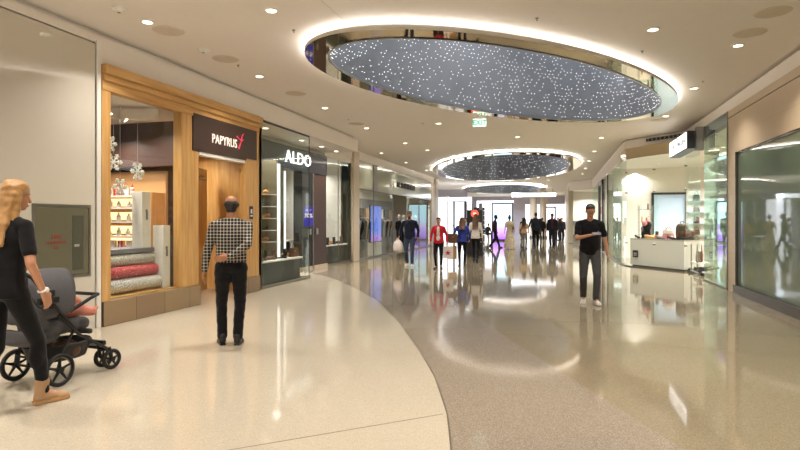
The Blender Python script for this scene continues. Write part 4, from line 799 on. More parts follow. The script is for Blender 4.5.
MB().box(-1.2, 1.4, -.35, .05, 1.25, 1.45).build('shelf', 'grey_item', t); MB().box(-1.2, 1.4, -.3, 0, .3, .5).build('lower_shelf', 'grey_item', t)

# ---------------------------------------------------------------- far hall
for i, (x, lb) in enumerate([(-2.05, 'left one of the two pale round columns at the far end'), (-1.25, 'right one of the two pale round columns at the far end')]):
    t = thing('column', lb, 'column', (x, 50, 0), 0, 'far hall columns')
    MB().cyl((0, 0, .15), (0, 0, 4.05), .30, n=28).build('shaft', 'pillar_stone', t); MB().cyl((0, 0, 0), (0, 0, .15), .36, n=28).build('base', 'brushed_steel', t)
t = thing('canopy_sign', 'long white lit canopy band hanging below the far ceiling', 'sign', (-1.9, 46.5, 3.42))
MB().box(-1.75, 1.75, 0, .3, 0, .30).build('band', 'sign_panel_light', t); MB().box(-1.8, 1.8, 0, .35, .30, .36).cyl((-1.5, .15, .3), (-1.5, .15, .63), .02).cyl((1.5, .15, .3), (1.5, .15, .63), .02).build('hanger', 'brushed_steel', t)
t = thing('led_totem', 'tall bright lilac and cyan LED screen in a dark frame at the far end', 'screen', (-3.9, 41.3, 0))
MB().box(-.78, .78, 0, .25, 0, 2.78).build('frame', 'dark_brown_panel', t); MB().box(-.68, .68, -.012, -.002, .12, 2.68).build('screen', 'led_far', t)
t = thing('directory_kiosk', 'black information kiosk with round orange badge behind the two women', 'kiosk', (-3.38, 23.6, 0))
MB().box(-.33, .33, 0, .22, 0, 1.92).build('body', 'black_metal', t, bev=.01); MB().cyl((.0, -.015, 1.76), (.0, -.002, 1.76), .16, n=28).build('badge', 'kiosk_orange', t)
text('m', 'badge_mark', .2, 'sign_white', t, (0, -.022, 1.77), ext=.004)
for k in range(5): MB().box(.08, .28, -.008, -.001, .55 + k * .2, .58 + k * .2).build('listing', 'card_white', t)
for i, (x, y, w, z1, lb) in enumerate([(-6.9, 45.6, .5, 2.9, 'tall dark door post beside the bright white hall shop'), (-6.1, 45.8, .25, 2.9, 'slim dark post right of the bright hall shop doorway')]):
    t = thing('shop_post', lb, 'post', (x, y, 0)); MB().box(-w / 2, w / 2, 0, .3, 0, z1).build('post', 'grey_item', t); MB().box(-w / 2 - .03, w / 2 + .03, -.02, .32, 0, .15).build('foot', 'brushed_steel', t)
t = thing('shelving_unit', 'dark shelving unit with goods inside the hall shop', 'shelves', (-6.5, 47.5, 0))
MB().box(-.5, .5, .3, .4, 0, 2.6).build('back_panel', 'cloth_charcoal', t)
for k in range(6): MB().box(-.5, .5, 0, .3, .3 + k * .4, .34 + k * .4).build('shelf', 'white_paint', t)
t = thing('leaf_stand', 'tall white illuminated panel at the left hall entrance', 'lit panel', (-8.0, 36.2, 0)); MB().box(-.5, 1.0, 0, .1, 0, 3.0).build('panel', 'shop_lit_white', t); MB().box(-.55, 1.05, -.0, .14, 3.0, 3.1).box(-.55, -.5, 0, .14, 0, 3.0).box(1.0, 1.05, 0, .14, 0, 3.0).build('frame', 'white_paint', t)
t = thing('shop_portal', 'white framed shop portal glowing at the left of the hall', 'storefront', (-6.6, 38.6, 0))
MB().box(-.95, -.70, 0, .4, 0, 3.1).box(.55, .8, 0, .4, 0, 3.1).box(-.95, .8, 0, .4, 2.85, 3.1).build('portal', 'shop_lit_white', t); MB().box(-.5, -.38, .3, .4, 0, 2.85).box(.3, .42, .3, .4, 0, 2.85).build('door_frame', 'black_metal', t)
t = thing('doorway_frame', 'dark framed bright doorway right of the far columns', 'doorway', (-.75, 59.8, 0))
MB().box(-.55, -.4, 0, .2, 0, 2.9).box(.4, .55, 0, .2, 0, 2.9).box(-.55, .55, 0, .2, 2.8, 2.95).build('frame', 'grey_item', t)
t = thing('planter_bench', 'low pale bench left of the far LED screen', 'bench', (-5.6, 42.6, 0)); MB().box(-.7, .7, -.25, .25, .38, .45).build('seat', 'white_paint', t, bev=.01); MB().box(-.6, -.5, -.2, .2, 0, .38).box(.5, .6, -.2, .2, 0, .38).build('legs', 'brushed_steel', t)
# ---------------------------------------------------------------- people
def blob(name, prims, voxel, mt, parent=None, wr=0, smooth=4, keep=None):
    """closed shapes -> one continuous skin (voxel remesh), optional cloth wrinkles"""
    mb = MB()
    for p in prims:
        if p[0] == 'c':
            _, a, b, ra, rb = p; a, b = Vector(a), Vector(b); L_ = (b - a).length; n = max(2, int(L_ / .03))
            k = [a.lerp(b, i / n) for i in range(n + 1)]; r = [ra + (rb - ra) * i / n for i in range(n + 1)]
            mb.tube(k, r, 14); mb.ell(a, ra, n=14, k=8); mb.ell(b, rb, n=14, k=8)
        elif p[0] == 'e': mb.ell(p[1], p[2], n=18, k=12, R=p[3] if len(p) > 3 else None)
        elif p[0] == 'm': mb.add(p[1].v, p[1].f)
    me = bpy.data.meshes.new('tmp'); me.from_pydata(mb.v, [], mb.f); o = bpy.data.objects.new('tmp', me); C.objects.link(o)
    r = o.modifiers.new('r', 'REMESH'); r.mode = 'VOXEL'; r.voxel_size = voxel
    s = o.modifiers.new('s', 'SMOOTH'); s.factor = .5; s.iterations = smooth
    bpy.context.view_layer.update()
    m2 = bpy.data.meshes.new_from_object(o.evaluated_get(bpy.context.evaluated_depsgraph_get()))
    bpy.data.objects.remove(o); bpy.data.meshes.remove(me)
    if wr:
        sd_ = Vector((random.random() * 9, random.random() * 9, 0)); nn = [v.normal.copy() for v in m2.vertices]
        for v, nv in zip(m2.vertices, nn):
            c = v.co; v.co = c + nv * wr * (noise.noise(Vector((c.x * 9, c.y * 9, c.z * 16)) + sd_) + .5 * noise.noise(Vector((c.x * 22, c.y * 22, c.z * 30)) + sd_))
    m2.name = name; m2.materials.clear(); m2.materials.append(M[mt] if isinstance(mt, str) else mt); m2.shade_smooth()
    ob = bpy.data.objects.new(name, m2); C.objects.link(ob)
    if parent: ob.parent = parent
    return ob
def ik(a, t, l1, l2, pole):
    a, t = Vector(a), Vector(t); d = t - a; D = min(d.length, (l1 + l2) * .999); u = d.normalized(); t = a + u * D
    x = (l1 * l1 - l2 * l2 + D * D) / (2 * D); h = sqrt(max(0, l1 * l1 - x * x)); p = Vector(pole); p = (p - u * p.dot(u)).normalized()
    return a + u * x + p * h, t
def rotz(a): return Matrix.Rotation(a, 3, 'Z')
def rotx(a): return Matrix.Rotation(a, 3, 'X')
def person(loc, face, H, label, P=None, top='cloth_black', low='cloth_jeans', shoe='black_item', hair='short', hmat='hair_dark', skin='skin', vox=.016, female=False, bulk=1.0, sleeve='long', under=None, gown=None, bald=False, glasses=False, untuck=True, group=None, hat=None):
    """figure faces +Y locally; left side is -X"""
    P = P or {}; k = H / 1.75; B = bulk
    hz = P.get('hip', .93); HC = Vector((0, 0, hz)); lean = P.get('lean', .03); tw = P.get('twist', 0)
    U = rotz(tw) @ rotx(-lean)
    def up(x, y, z): return HC + U @ Vector((x, y, z))
    sw = (.165 if female else .185) * (1 + (B - 1) * .6)
    SH = {-1: up(-sw, -.01, .462), 1: up(sw, -.01, .462)}
    NK = up(0, -.01, .54); hr = rotz(tw + P.get('head_yaw', 0)) @ rotx(-P.get('head_pitch', .05)); HD = up(0, .015, .60) + hr @ Vector((0, .02, .10))
    body, toppr, lowpr = [], [], []
    # legs
    legs = {}
    for s in (-1, 1):
        an = Vector(P.get('footL' if s < 0 else 'footR', (s * .09, 0, .08))); hp = HC + rotz(tw * .3) @ Vector((s * .088, 0, -.03))
        kn, an = ik(hp, an, .435, .425, (s * .15, 1, 0)); fy = P.get('yawL' if s < 0 else 'yawR', -s * .18 * 1); fp = P.get('pitchL' if s < 0 else 'pitchR', 0)
        FR = rotz(fy) @ rotx(fp); legs[s] = (hp, kn, an, FR)
        body += [('c', hp, kn, .062 * B, .040), ('c', kn, an, .040, .033), ('e', kn.lerp(an, .28) + Vector((0, -.008, 0)), (.036, .040, .09)), ('c', an, an + FR @ Vector((0, .11, -.045)), .035, .028), ('c', an + FR @ Vector((0, -.03, -.03)), an + FR @ Vector((0, .15, -.055)), .03, .022)]
        wd = .014; lowpr += [('c', hp, kn, (.094 if not female else .090) * B, .068 if not female else .060), ('c', kn, an + Vector((0, 0, .02)), .066 if not female else .057, .058 if not female else .045), ('e', kn.lerp(an, .28) + Vector((0, -.016, 0)), (.056, .062, .12))]
    # torso
    w = .93 if female else 1.0
    body += [('e', up(0, 0, .03), (.13 * B, .085 * B, .11)), ('e', up(0, 0, .17), (.115 * w * B, .08 * B, .16)), ('e', up(0, -.005, .36), (.14 * w * B, .09 * B, .16)), ('c', SH[-1], SH[1], .042, .042), ('c', up(0, -.01, .46), HD + hr @ Vector((0, -.02, -.06)), .058 * w, .050 * w)]
    body += [('c', NK + U @ Vector((0, -.01, -.01)), SH[s].lerp(NK, .25), .032, .032) for s in (-1, 1)]
    for s in (-1, 1): lowpr.append(('e', up(s * .068, -.036, -.01), (.080 * B, .080 * B, .09)))
    lowpr += [('e', up(0, 0, .0), (.160 * B * (1.04 if female else 1), .108 * B, .10))]
    toppr += [('e', up(0, 0, .17), (.148 * w * B, .112 * B, .19)), ('e', up(0, -.005, .36), (.172 * w * B, .118 * B, .17)), ('c', SH[-1], SH[1], .055, .055), ('c', SH[-1], NK + U @ Vector((-.03, -.01, -.025)), .052, .045), ('c', SH[1], NK + U @ Vector((.03, -.01, -.025)), .052, .045)]
    toppr += [('c', NK + U @ Vector((0, -.01, -.035)), SH[s].lerp(NK, .1), .052, .052) for s in (-1, 1)]
    lt = MB().lathe([(.170 if female else .174, -.075), (.172 if female else .176, -.03), (.170 * w, .05), (.163 * w, .12), (.155 * w, .20), (.168 * w, .34), (.12, .46)] if untuck else [(.155, .03), (.160, .08), (.158, .2), (.172, .34), (.12, .46)], n=28, sy=.74)
    lt.v = [tuple(up(x * B, y * B - .008, z)) for x, y, z in lt.v]; toppr.append(('m', lt))
    toppr.append(('e', up(0, -.012, .515), (.072 * w, .066 * w, .036) if sleeve == 'short' else (.07 * w, .066 * w, .05)))
    if female: toppr += [('e', up(s * .065, .085, .335), (.062, .05, .06)) for s in (-1, 1)]
    # head
    hs = .98 if female else 1.0
    def hp_(x, y, z): return HD + hr @ Vector((x * hs, y * hs, z * hs))
    body += [('e', hp_(0, -.008, .03), (.074, .092, .085), hr), ('e', hp_(0, .018, -.035), (.058, .068, .075), hr), ('e', hp_(0, .055, -.085), (.03, .028, .022), hr), ('c', hp_(0, .085, .005), hp_(0, .103, -.03), .009, .014), ('c', hp_(-.02, .083, -.065), hp_(.02, .083, -.065), .008, .008), ('c', hp_(-.045, .075, .025), hp_(.045, .075, .025), .010, .010)]
    for s in (-1, 1): body += [('e', hp_(s * .074, -.005, -.005), (.010, .02, .032), hr)]
    # arms and hands
    for s in (-1, 1):
        key = 'L' if s < 0 else 'R'; wt = Vector(P.get('hand' + key, (s * .245, .03, hz - .05)))
        el, wr_ = ik(SH[s], wt, .285, .25, P.get('elbow' + key, (s * .4, -1, -.2)))
        if s > 0: P['_w'] = (wr_, el)
        body += [('c', SH[s], el, .047 * (B + 1) / 2 * w, .038 * w), ('c', el, wr_, .037 * w, .025 * w)]
        lo = .075 if vox < .02 else .09
        if sleeve == 'long': toppr += [('c', SH[s], el, .056 * (B + 1) / 2 * w, .050 * w), ('c', el, wr_.lerp(el, .05), .05 * w, .038 * w)]
        elif sleeve == 'short': toppr += [('c', SH[s], SH[s].lerp(el, .70), .056 * (B + 1) / 2 * w, .056 * w)]
        elif sleeve == 'three': toppr += [('c', SH[s], el, .06, .05), ('c', el, el.lerp(wr_, .5), .048, .042)]
        fd = Vector(P.get('dir' + key, (wr_ - el).normalized())).normalized(); pn = Vector(P.get('palm' + key, (-s, 0, 0))); pn = (pn - fd * pn.dot(fd)).normalized(); sd2 = fd.cross(pn) * (s if True else 1)
        # sd2 points across the palm; thumb leaves its forward side
        th_side = sd2 if sd2.dot(Vector((0, 1, .3))) > 0 else -sd2
        curl = P.get('curl' + key, .35)
        body.append(('e', wr_ + fd * .045, (.0, .0, .0))) if False else None
        pr = [('c', wr_ + fd * .015 + th_side * .012, wr_ + fd * .08 + th_side * .024, .018, .014), ('c', wr_ + fd * .015 - th_side * .012, wr_ + fd * .075 - th_side * .024, .018, .013), ('c', wr_, wr_ + fd * .078, .020, .015)]
        for j, (off, ln) in enumerate(((.030, .075), (.010, .083), (-.011, .078), (-.031, .062))):
            a = wr_ + fd * .082 + th_side * off; d1 = (fd + pn * curl * .7).normalized(); b_ = a + d1 * ln * .5; d2 = (fd + pn * curl * 2.4).normalized(); c_ = b_ + d2 * ln * .5
            pr += [('c', a, b_, .0092, .0085), ('c', b_, c_, .0085, .007)]
        a = wr_ + fd * .025 + th_side * .026; b_ = a + (th_side * .8 + fd * .9 + pn * .3).normalized() * .038; c_ = b_ + (th_side * .2 + fd + pn * .4).normalized() * .032
        pr += [('c', a, b_, .013, .011), ('c', b_, c_, .011, .0085)]
        body += pr
    T = lambda prs: prs
    root = blob('person', body, vox * (.6 if vox < .012 else .8), skin, smooth=2 if vox < .012 else 3)
    root.location = loc; root.rotation_euler.z = face; root.scale = (k, k, k); tag(root, label, 'person', group)
    if gown:
        mb = MB(); prof = [(.30, .02), (.28, .2), (.23, .5), (.18, .8), (.155, .97), (.13, 1.08)]; n = 48
        for r_, z in prof: pass
        vs = []
        for r_, z in prof:
            for i in range(n): t = 2 * pi * i / n; q = r_ * (1 + .06 * sin(9 * t) * (1 - z)); vs.append((q * cos(t), q * .8 * sin(t), z))
        fs = [(j * n + i, j * n + (i + 1) % n, (j + 1) * n + (i + 1) % n, (j + 1) * n + i) for j in range(len(prof) - 1) for i in range(n)] + [tuple(reversed(range(n))), tuple(range(5 * n, 6 * n))]
        mb.add(vs, fs); mb.build('skirt', gown, root); MB().lathe([(.145, .98), (.15, 1.0), (.145, 1.03)], n=24, sy=.8).build('belt', 'cloth_white', root)
    else: blob('trousers', lowpr, vox, low, root, .006 if not female else .003)
    blob('shirt' if not under else 'jacket', toppr, vox, top, root, .007 if not female else .004)
    if under: blob('blouse', [('e', up(0, .05, .32), (.075, .105, .20)), ('e', up(0, .05, .12), (.085, .10, .14))], vox, under, root)
    for s in (-1, 1):
        hp, kn, an, FR = legs[s]; f = lambda x, y, z: an + FR @ Vector((x, y, z))
        hh = .0
        mb = MB(); outl = [(.030, -.068), (.038, -.02), (.036, .04), (.047, .10), (.046, .145), (.03, .185), (.0, .198)]; pts = outl + [(-x, y) for x, y in reversed(outl[:-1])]
        vs = [f(x, y, -.08) for x, y in pts] + [f(x, y, -.056) for x, y in pts]; n = len(pts); mb.add(vs, [(i, (i + 1) % n, n + (i + 1) % n, n + i) for i in range(n)] + [tuple(reversed(range(n))), tuple(range(n, 2 * n))])
        sh_ = blob('shoe', [('c', f(0, -.03, -.03), f(0, .02, -.02), .040, .040), ('c', f(0, 0, -.03), f(0, .12, -.045), .040, .034), ('e', f(0, .13, -.05), (.045, .06, .028), FR), ('c', f(0, -.008 if shoe == 'suede_tan' else -.03, .09 if shoe == 'suede_tan' else .02), f(0, -.02, -.03), .055 if shoe == 'suede_tan' else .040, .042)], max(vox * .6, .008), shoe, root, 0, 2)
        mb.build('sole', 'black_item' if shoe not in ('white_item', 'suede_tan') else ('card_white' if shoe == 'white_item' else 'tan_item'), sh_)
    # eyes, lips, glasses
    mb = MB()
    for s in (-1, 1): mb.ell(hp_(s * .030, .081, .004), (.011, .006, .006), 0, 8, 6, hr); mb.ell(hp_(s * .030, .086, .004), (.005, .003, .005), 1, 8, 6, hr); mb.cyl(hp_(s * .017, .088, .026), hp_(s * .045, .080, .026), .0035, m=1, n=6)
    mb.ell(hp_(0, .091, -.065), (.020, .006, .006), 2, 10, 6, hr); mb.build('face_features', ['eye_white', 'hair_dark', 'lips'], root)
    if glasses:
        mb = MB()
        for s in (-1, 1):
            c = hp_(s * .032, .098, .002); n = 16; mb.tube([c + hr @ Vector((.023 * cos(2 * pi * i / n), 0, .017 * sin(2 * pi * i / n))) for i in range(n + 1)], .0028, 6)
            mb.cyl(hp_(s * .055, .096, .006), hp_(s * .078, -.01, .008), .0022, n=6)
        mb.cyl(hp_(-.01, .10, .004), hp_(.01, .10, .004), .0025, n=6); mb.build('glasses', 'black_metal', root)
    hv = max(vox * .7, .008)
    if hair == 'short': blob('hair', [('e', hp_(0, -.022, .052), (.081, .092, .078), hr), ('e', hp_(0, -.055, -.01), (.068, .05, .06), hr), ('e', hp_(0, .018, .092), (.058, .06, .030), hr)], hv, hmat, root, .004)
    elif hair == 'bald': blob('hair', [('e', hp_(0, -.034, .012), (.083, .074, .062), hr), ('e', hp_(0, -.045, -.04), (.066, .052, .06), hr), ('c', hp_(-.074, -.01, .01), hp_(.074, -.01, .01), .02, .02)], hv, hmat, root, .002)
    elif hair == 'bun': blob('hair', [('e', hp_(0, -.022, .045), (.082, .095, .082), hr), ('e', hp_(0, -.055, -.02), (.066, .05, .06), hr), ('e', hp_(0, -.03, .15), (.045, .045, .04), hr)], hv, hmat, root, .004)
    elif hair == 'long':
        pr = [('e', hp_(0, -.015, .048), (.086, .102, .082), hr), ('e', hp_(0, -.055, -.03), (.088, .062, .10), hr)]
        ln = P.get('hair_len', .34)
        for j in range(9):
            x = (j - 4) * .0195; y0 = -.085 + abs(x) * .6; a = hp_(x * 1.0, y0, .0); m_ = hp_(x * 1.12, y0 - .035, -.14); e_ = up(x * 1.15, -.165 + abs(x) * .35, .50 - (ln - .16) - abs(x) * .5)
            pr += [('c', a, m_, .032, .030), ('c', m_, e_, .030, .014)]
        for s in (-1, 1): pr += [('c', hp_(s * .074, -.015, .02), hp_(s * .088, -.02, -.12), .026, .03), ('c', hp_(s * .088, -.02, -.12), up(s * .11, -.05, .40), .028, .014)]
        blob('hair', pr, hv, hmat, root, .010, 3)
    if hat: MB().lathe([(.088, .0), (.09, .03), (.07, .075), (.01, .09)], n=20).build('cap', hat, root, loc=tuple(hp_(0, -.005, .045)))
    if P.get('watch'):
        wq, eq = P['_w']; dq = (eq - wq).normalized(); uq = dq.orthogonal().normalized(); vq = dq.cross(uq); cq = wq + dq * .015
        MB().tube([cq + (uq * cos(2 * pi * i / 16) + vq * sin(2 * pi * i / 16)) * .031 for i in range(17)], .008, 6).ell(cq + Vector((.030, .01, 0)), (.01, .02, .02)).build('wrist_watch', 'card_white', root)
    return root, dict(U=up, head=hp_, SH=SH)
def W_(root, p): return root.matrix_basis @ Vector(p)
def carrier(mt, w, h, d, loc, rz, label, cat='shopping bag', star=False, soft=False):
    t = thing('shopping_bag', label, cat, loc, rz)
    if soft: MB().lathe([(.10, 0), (.16, .04), (.17, .18), (.12, .30), (.035, .38), (.03, .44)], n=18, sy=.6).build('bag_body', mt, t)
    else:
        mb = MB(); mb.prism([(-w / 2, -d / 2), (w / 2, -d / 2), (w / 2, d / 2), (-w / 2, d / 2)], 0, h); mb.build('bag_body', mt, t, bev=.006)
        mb = MB()
        for sy in (-1, 1): mb.tube([(w * .2 * cos(a), sy * d * .3, h + .13 * sin(a)) for a in [pi * i / 8 for i in range(9)]], .004, 6)
        mb.build('handles', mt, t)
    if star:
        mb = MB(); pts = []
        for i in range(10): r_ = .095 if i % 2 == 0 else .038; a = pi / 2 + i * pi / 5; pts.append((r_ * cos(a), r_ * sin(a)))
        for sy in (-1, 1):
            vs = [(x, sy * (d / 2 + .004), y + h * .45) for x, y in pts] + [(x, sy * (d / 2 + .0005), y + h * .45) for x, y in pts]; mb.add(vs, [tuple(range(10)), tuple(reversed(range(10, 20)))] + [(i, (i + 1) % 10, 10 + (i + 1) % 10, 10 + i) for i in range(10)])
        mb.build('star_mark', 'red_item', t, smooth=False)
    return t

# man seen from behind, looking into the card shop
man1, J1 = person((-3.70, 5.80, 0), radians(31), 1.755, 'man in checked shirt and black trousers seen from behind, facing the card shop', dict(handL=(-.30, .02, .86), handR=(-.02, -.20, 1.03), elbowR=(1, -.75, -.3), elbowL=(-1, -.5, 0), dirR=(-1, -.15, -.1), palmR=(0, 1, 0), footL=(-.10, .03, .08), footR=(.075, -.02, .08), head_yaw=-.12, head_pitch=.12, lean=.02), top='plaid_shirt', low='cloth_black', hair='bald', hmat='hair_dark', skin='skin_tan', vox=.011, bulk=1.08, untuck=False)
# man with phone walking to the camera
man2, J2 = person((.54, 10.42, 0), radians(183), 1.76, 'man in black T-shirt, grey jeans and glasses walking toward us looking at a phone', dict(handR=(.02, .27, 1.20), elbowR=(1, -.3, -.8), dirR=(-1, .25, .1), palmR=(0, .2, 1), curlR=.7, handL=(-.29, .06, .87), elbowL=(-.6, -1, 0), footL=(-.085, .16, .085), footR=(.10, -.09, .10), pitchL=.05, pitchR=-.25, head_pitch=.42, head_yaw=.0, lean=.03), top='cloth_black', low='cloth_greyjeans', shoe='white_item', hair='short', hmat='hair_grey', vox=.011, sleeve='short', glasses=True, bulk=1.03)
ph = thing('phone', 'dark phone held in the right hand of the man in the black T-shirt', 'phone', W_(man2, (-.075, .31, 1.225)), radians(183))
MB().box(-.075, .075, -.04, .04, -.005, .005).build('case', 'black_item', ph, bev=.003); MB().box(-.068, .068, -.035, .035, .005, .006).build('screen', 'grey_item', ph)
ph.rotation_euler.x = radians(-35)
# blonde woman pushing the stroller
wom, J3 = person((-4.03, 3.27, 0), radians(4), 1.77, 'woman with long blonde hair in black T-shirt and leggings pushing the stroller', dict(handR=(.25, .09, .90), elbowR=(.5, -1, -.1), handL=(-.36, .40, 1.05), elbowL=(-.8, -.6, -.6), dirL=(0, 1, .1), palmL=(0, 0, -1), curlL=1.0, footR=(.10, .24, .085), footL=(-.08, -.24, .13), pitchL=-.5, yawR=-.45, yawL=0, head_yaw=-.42, head_pitch=.12, lean=.06, hair_len=.30, watch=1), top='cloth_black', low='cloth_black', shoe='suede_tan', hair='long', hmat='hair_blond', vox=.010, female=True, sleeve='short')
# couple walking toward us
p3, _ = person((-4.60, 17.45, 0), radians(186), 1.77, 'bearded man in navy jacket and jeans carrying a white plastic bag', dict(handR=(.33, .05, .95), handL=(-.27, .08, .92), footL=(-.09, .10, .08), footR=(.09, -.08, .10), pitchR=-.2, head_yaw=-.35), top='cloth_navy', low='cloth_jeans', shoe='white_item', skin='skin_tan', vox=.016, bulk=1.05, hat='grey_item')
b = carrier('bag_plastic', .3, .4, .12, W_(p3, (.36, .06, .47)), radians(186), 'white plastic carrier bag in the hand of the man in navy', soft=True)
blob('beard', [('e', (0, .10, 1.545), (.052, .045, .05))], .012, 'hair_dark', p3)
p4, _ = person((-3.50, 16.75, 0), radians(184), 1.56, 'woman in open red jacket and black trousers with a large carrier bag', dict(handR=(.27, .08, .93), handL=(-.28, .05, .92), footL=(-.07, -.08, .10), footR=(.08, .10, .08), pitchL=-.2, head_yaw=.3), top='cloth_red', low='cloth_black', hair='short', hmat='hair_dark', vox=.016, female=True, under='cloth_white', bulk=1.1)
carrier('bag_plastic', .29, .36, .12, W_(p4, (-.33, .05, .36)), radians(184), 'white paper carrier bag with a red star in the hand of the woman in red', star=True)
# two women walking away
p5, _ = person((-2.98, 17.95, 0), radians(6), 1.57, 'woman in a royal blue top and black trousers walking away with a brown shoulder bag', dict(handL=(-.28, .05, .98), handR=(.25, .1, .95), footL=(-.08, -.14, .10), pitchL=-.3, footR=(.08, .12, .08), hair_len=.26), top='cloth_blue', low='cloth_black', hair='long', hmat='hair_brown', vox=.016, female=True, bulk=1.12)
b = mk_bag('brown_item', 'brown_item', .40, .30, .14, .30); b.location = (-3.28, 17.80, .74); b.rotation_euler.z = radians(30); tag(b, 'brown leather shoulder bag of the woman in royal blue', 'handbag')
carrier('bag_paper', .26, .42, .13, (-3.30, 17.98, .22), radians(20), 'brown paper carrier bag held by the woman in royal blue')
p6, _ = person((-2.80, 19.75, 0), radians(0), 1.70, 'woman with long light brown hair and white top walking beside the woman in blue', dict(footR=(.08, -.14, .10), pitchR=-.3, footL=(-.08, .12, .08), hair_len=.36), top='cloth_white', low='cloth_black', hair='long', hmat='hair_brown', vox=.018, female=True)
# group further down
p7, _ = person((-3.26, 30.3, 0), radians(-70), 1.78, 'man in dark clothes striding left in front of the far LED screen', dict(footL=(-.08, .26, .08), footR=(.08, -.26, .12), pitchR=-.4), top='cloth_maroon', low='cloth_black', skin='skin_dark', vox=.022)
p8, _ = person((-2.42, 29.5, 0), radians(8), 1.72, 'woman in a long beige patterned gown seen from behind with her hair up', {}, top='cloth_gown', low='cloth_gown', gown='gown_pattern', hair='bun', vox=.022, female=True, sleeve='short')
p9, _ = person((-1.69, 29.7, 0), radians(-6), 1.62, 'woman in tan top and pale trousers walking away, between gown and broad man', dict(footL=(-.08, -.12, .1), footR=(.09, .12, .08), hair_len=.3), top='cloth_tan', low='cloth_olive', hair='long', hmat='hair_dark', vox=.022, female=True)
p10, _ = person((-1.13, 30.9, 0), radians(10), 1.90, 'tall broad man all in dark clothes walking away near the far columns', dict(footL=(-.11, -.2, .12), pitchL=-.3, footR=(.10, .16, .08), handL=(-.36, .0, .98)), top='cloth_charcoal', low='cloth_black', skin='skin_dark', vox=.024, bulk=1.3)
p11, _ = person((-.30, 31.2, 0), radians(180), 1.86, 'man in dark suit and maroon shirt walking toward us from the far crowd', dict(footL=(-.08, .1, .08), footR=(.08, -.1, .09)), top='cloth_black', low='cloth_black', skin='skin_dark', under='cloth_maroon', vox=.024, bulk=1.08)
# seated visitor near the screen
p12, _ = person((-5.15, 42.4, 0), radians(-20), 1.75, 'dark-clothed person sitting on the bench left of the far LED screen', dict(hip=.50, footL=(-.12, .42, .08), footR=(.14, .45, .08), lean=.35, handL=(-.15, .35, .55), handR=(.2, .35, .55)), top='cloth_black', low='cloth_charcoal', vox=.03)
# crowd at the end of the corridor
pa, _ = person((-.2, 41.5, 0), radians(175), 1.7, 'shopper in dark clothes just right of the suited man, walking toward us', {}, top='cloth_charcoal', low='cloth_black', vox=.03)
pb, _ = person((.15, 43.5, 0), radians(20), 1.66, 'woman in light grey top walking away in the far crowd', dict(hair_len=.25), top='cloth_lightgrey', low='cloth_black', hair='long', vox=.03, female=True)
pc, _ = person((.0, 46.5, 0), radians(170), 1.74, 'shopper in maroon in the far crowd beside the right wall', {}, top='cloth_maroon', low='cloth_jeans', vox=.03)
CR = [(pa, (-1.15, 44.0), 15, 'dark-clothed shopper glimpsed between the broad man and the suited man'), (pc, (-.55, 48.5), 200, 'maroon-clothed shopper behind the suited man'), (pb, (-.3, 51.0), 185, 'shopper in grey top at the very back of the far crowd'), (pa, (.25, 39.9), 190, 'dark shopper nearest the pale pillar on the right'), (pc, (-1.9, 47.6), 10, 'maroon shopper in front of the left pale column'), (pa, (-2.6, 44), 160, 'dark shopper seen beside the tan-topped woman'), (pa, (-6.4, 43.9), 140, 'dark shopper in front of the hall shop doorway'), (pb, (-5.9, 37.5), 120, 'grey-topped shopper at the opening of the left hall'), (pc, (.3, 54.5), 180, 'farthest maroon shopper by the end doorway')]
for o, (x, y), a, lb in CR: dup(o, (x, y, 0), radians(a), label=lb, group='far crowd')
for o in (pa, pb, pc): o['group'] = 'far crowd'

# ---------------------------------------------------------------- stroller
st = thing('stroller', 'black and grey baby stroller with three visible spoked wheels, pushed by the blonde woman', 'stroller', (-4.47, 3.93, 0), radians(-4))
def wheel(name, x, y, r, w, rz=0):
    t = MB(); n = 36
    t.tube([(0, (r - .018) * cos(2 * pi * i / n), (r - .018) * sin(2 * pi * i / n)) for i in range(n + 1)], .018, 10); o = t.build('wheel', 'rubber', st, loc=(x, y, r)); 
    MB().tube([(0, (r - .038) * cos(2 * pi * i / n), (r - .038) * sin(2 * pi * i / n)) for i in range(n + 1)], .006, 8).build('rim', 'brushed_steel', o)
    mb = MB()
    for i in range(5):
        a = 2 * pi * i / 5 + .3; mb.tube([(0, 0, 0), (0, (r - .036) * cos(a), (r - .036) * sin(a))], [.016, .009], 8)
    mb.cyl((-w / 2, 0, 0), (w / 2, 0, 0), .026, n=16); mb.build('spokes', 'stroller_black', o); o.rotation_euler.z = rz; return o
wheel('w', .27, 0, .145, .05); wheel('w', -.27, 0, .145, .05); wheel('w', .22, .60, .10, .05, radians(-8)); wheel('w', .08, .63, .10, .05, radians(-8))
mb = MB()
for s in (-1, 1):
    mb.tube([(s * .25, 0, .145), (s * .26, .03, .30), (s * .26, .16, .48), (s * .27, -.10, .78), (s * .27, -.26, .98)], .014, 8)
    mb.tube([(s * .26, .0, .62), (s * .26, .2, .42), (s * .24, .45, .27), (s * .20, .58, .20)], .014, 8)
mb.tube([(-.25, 0, .145), (.25, 0, .145)], .012, 8); mb.tube([(-.27, -.26, .98), (-.22, -.33, 1.04), (.22, -.33, 1.04), (.27, -.26, .98)], .017, 8)
mb.tube([(-.20, .58, .20), (.20, .58, .20)], .013, 8)
for s in (.22, .08): mb.tube([(s, .60, .10), (s, .57, .22)], .016, 8); 
mb.build('frame', 'stroller_black', st)
hood = []
mb = MB(); n = 16; kk = 9; vs = []
for j in range(kk + 1):        # folding hood: quarter shell of ribs
    b_ = radians(-12 + 118 * j / kk)
    for i in range(n + 1):
        a = pi * i / n; r_ = 1 + .02 * (j % 2); x = .255 * cos(a); q = .37 * sin(a) * r_; vs.append((x, -q * cos(b_) * 1.0 + .14, .64 + q * sin(b_) * 1.0))
fs = [(j * (n + 1) + i, j * (n + 1) + i + 1, (j + 1) * (n + 1) + i + 1, (j + 1) * (n + 1) + i) for j in range(kk) for i in range(n)]
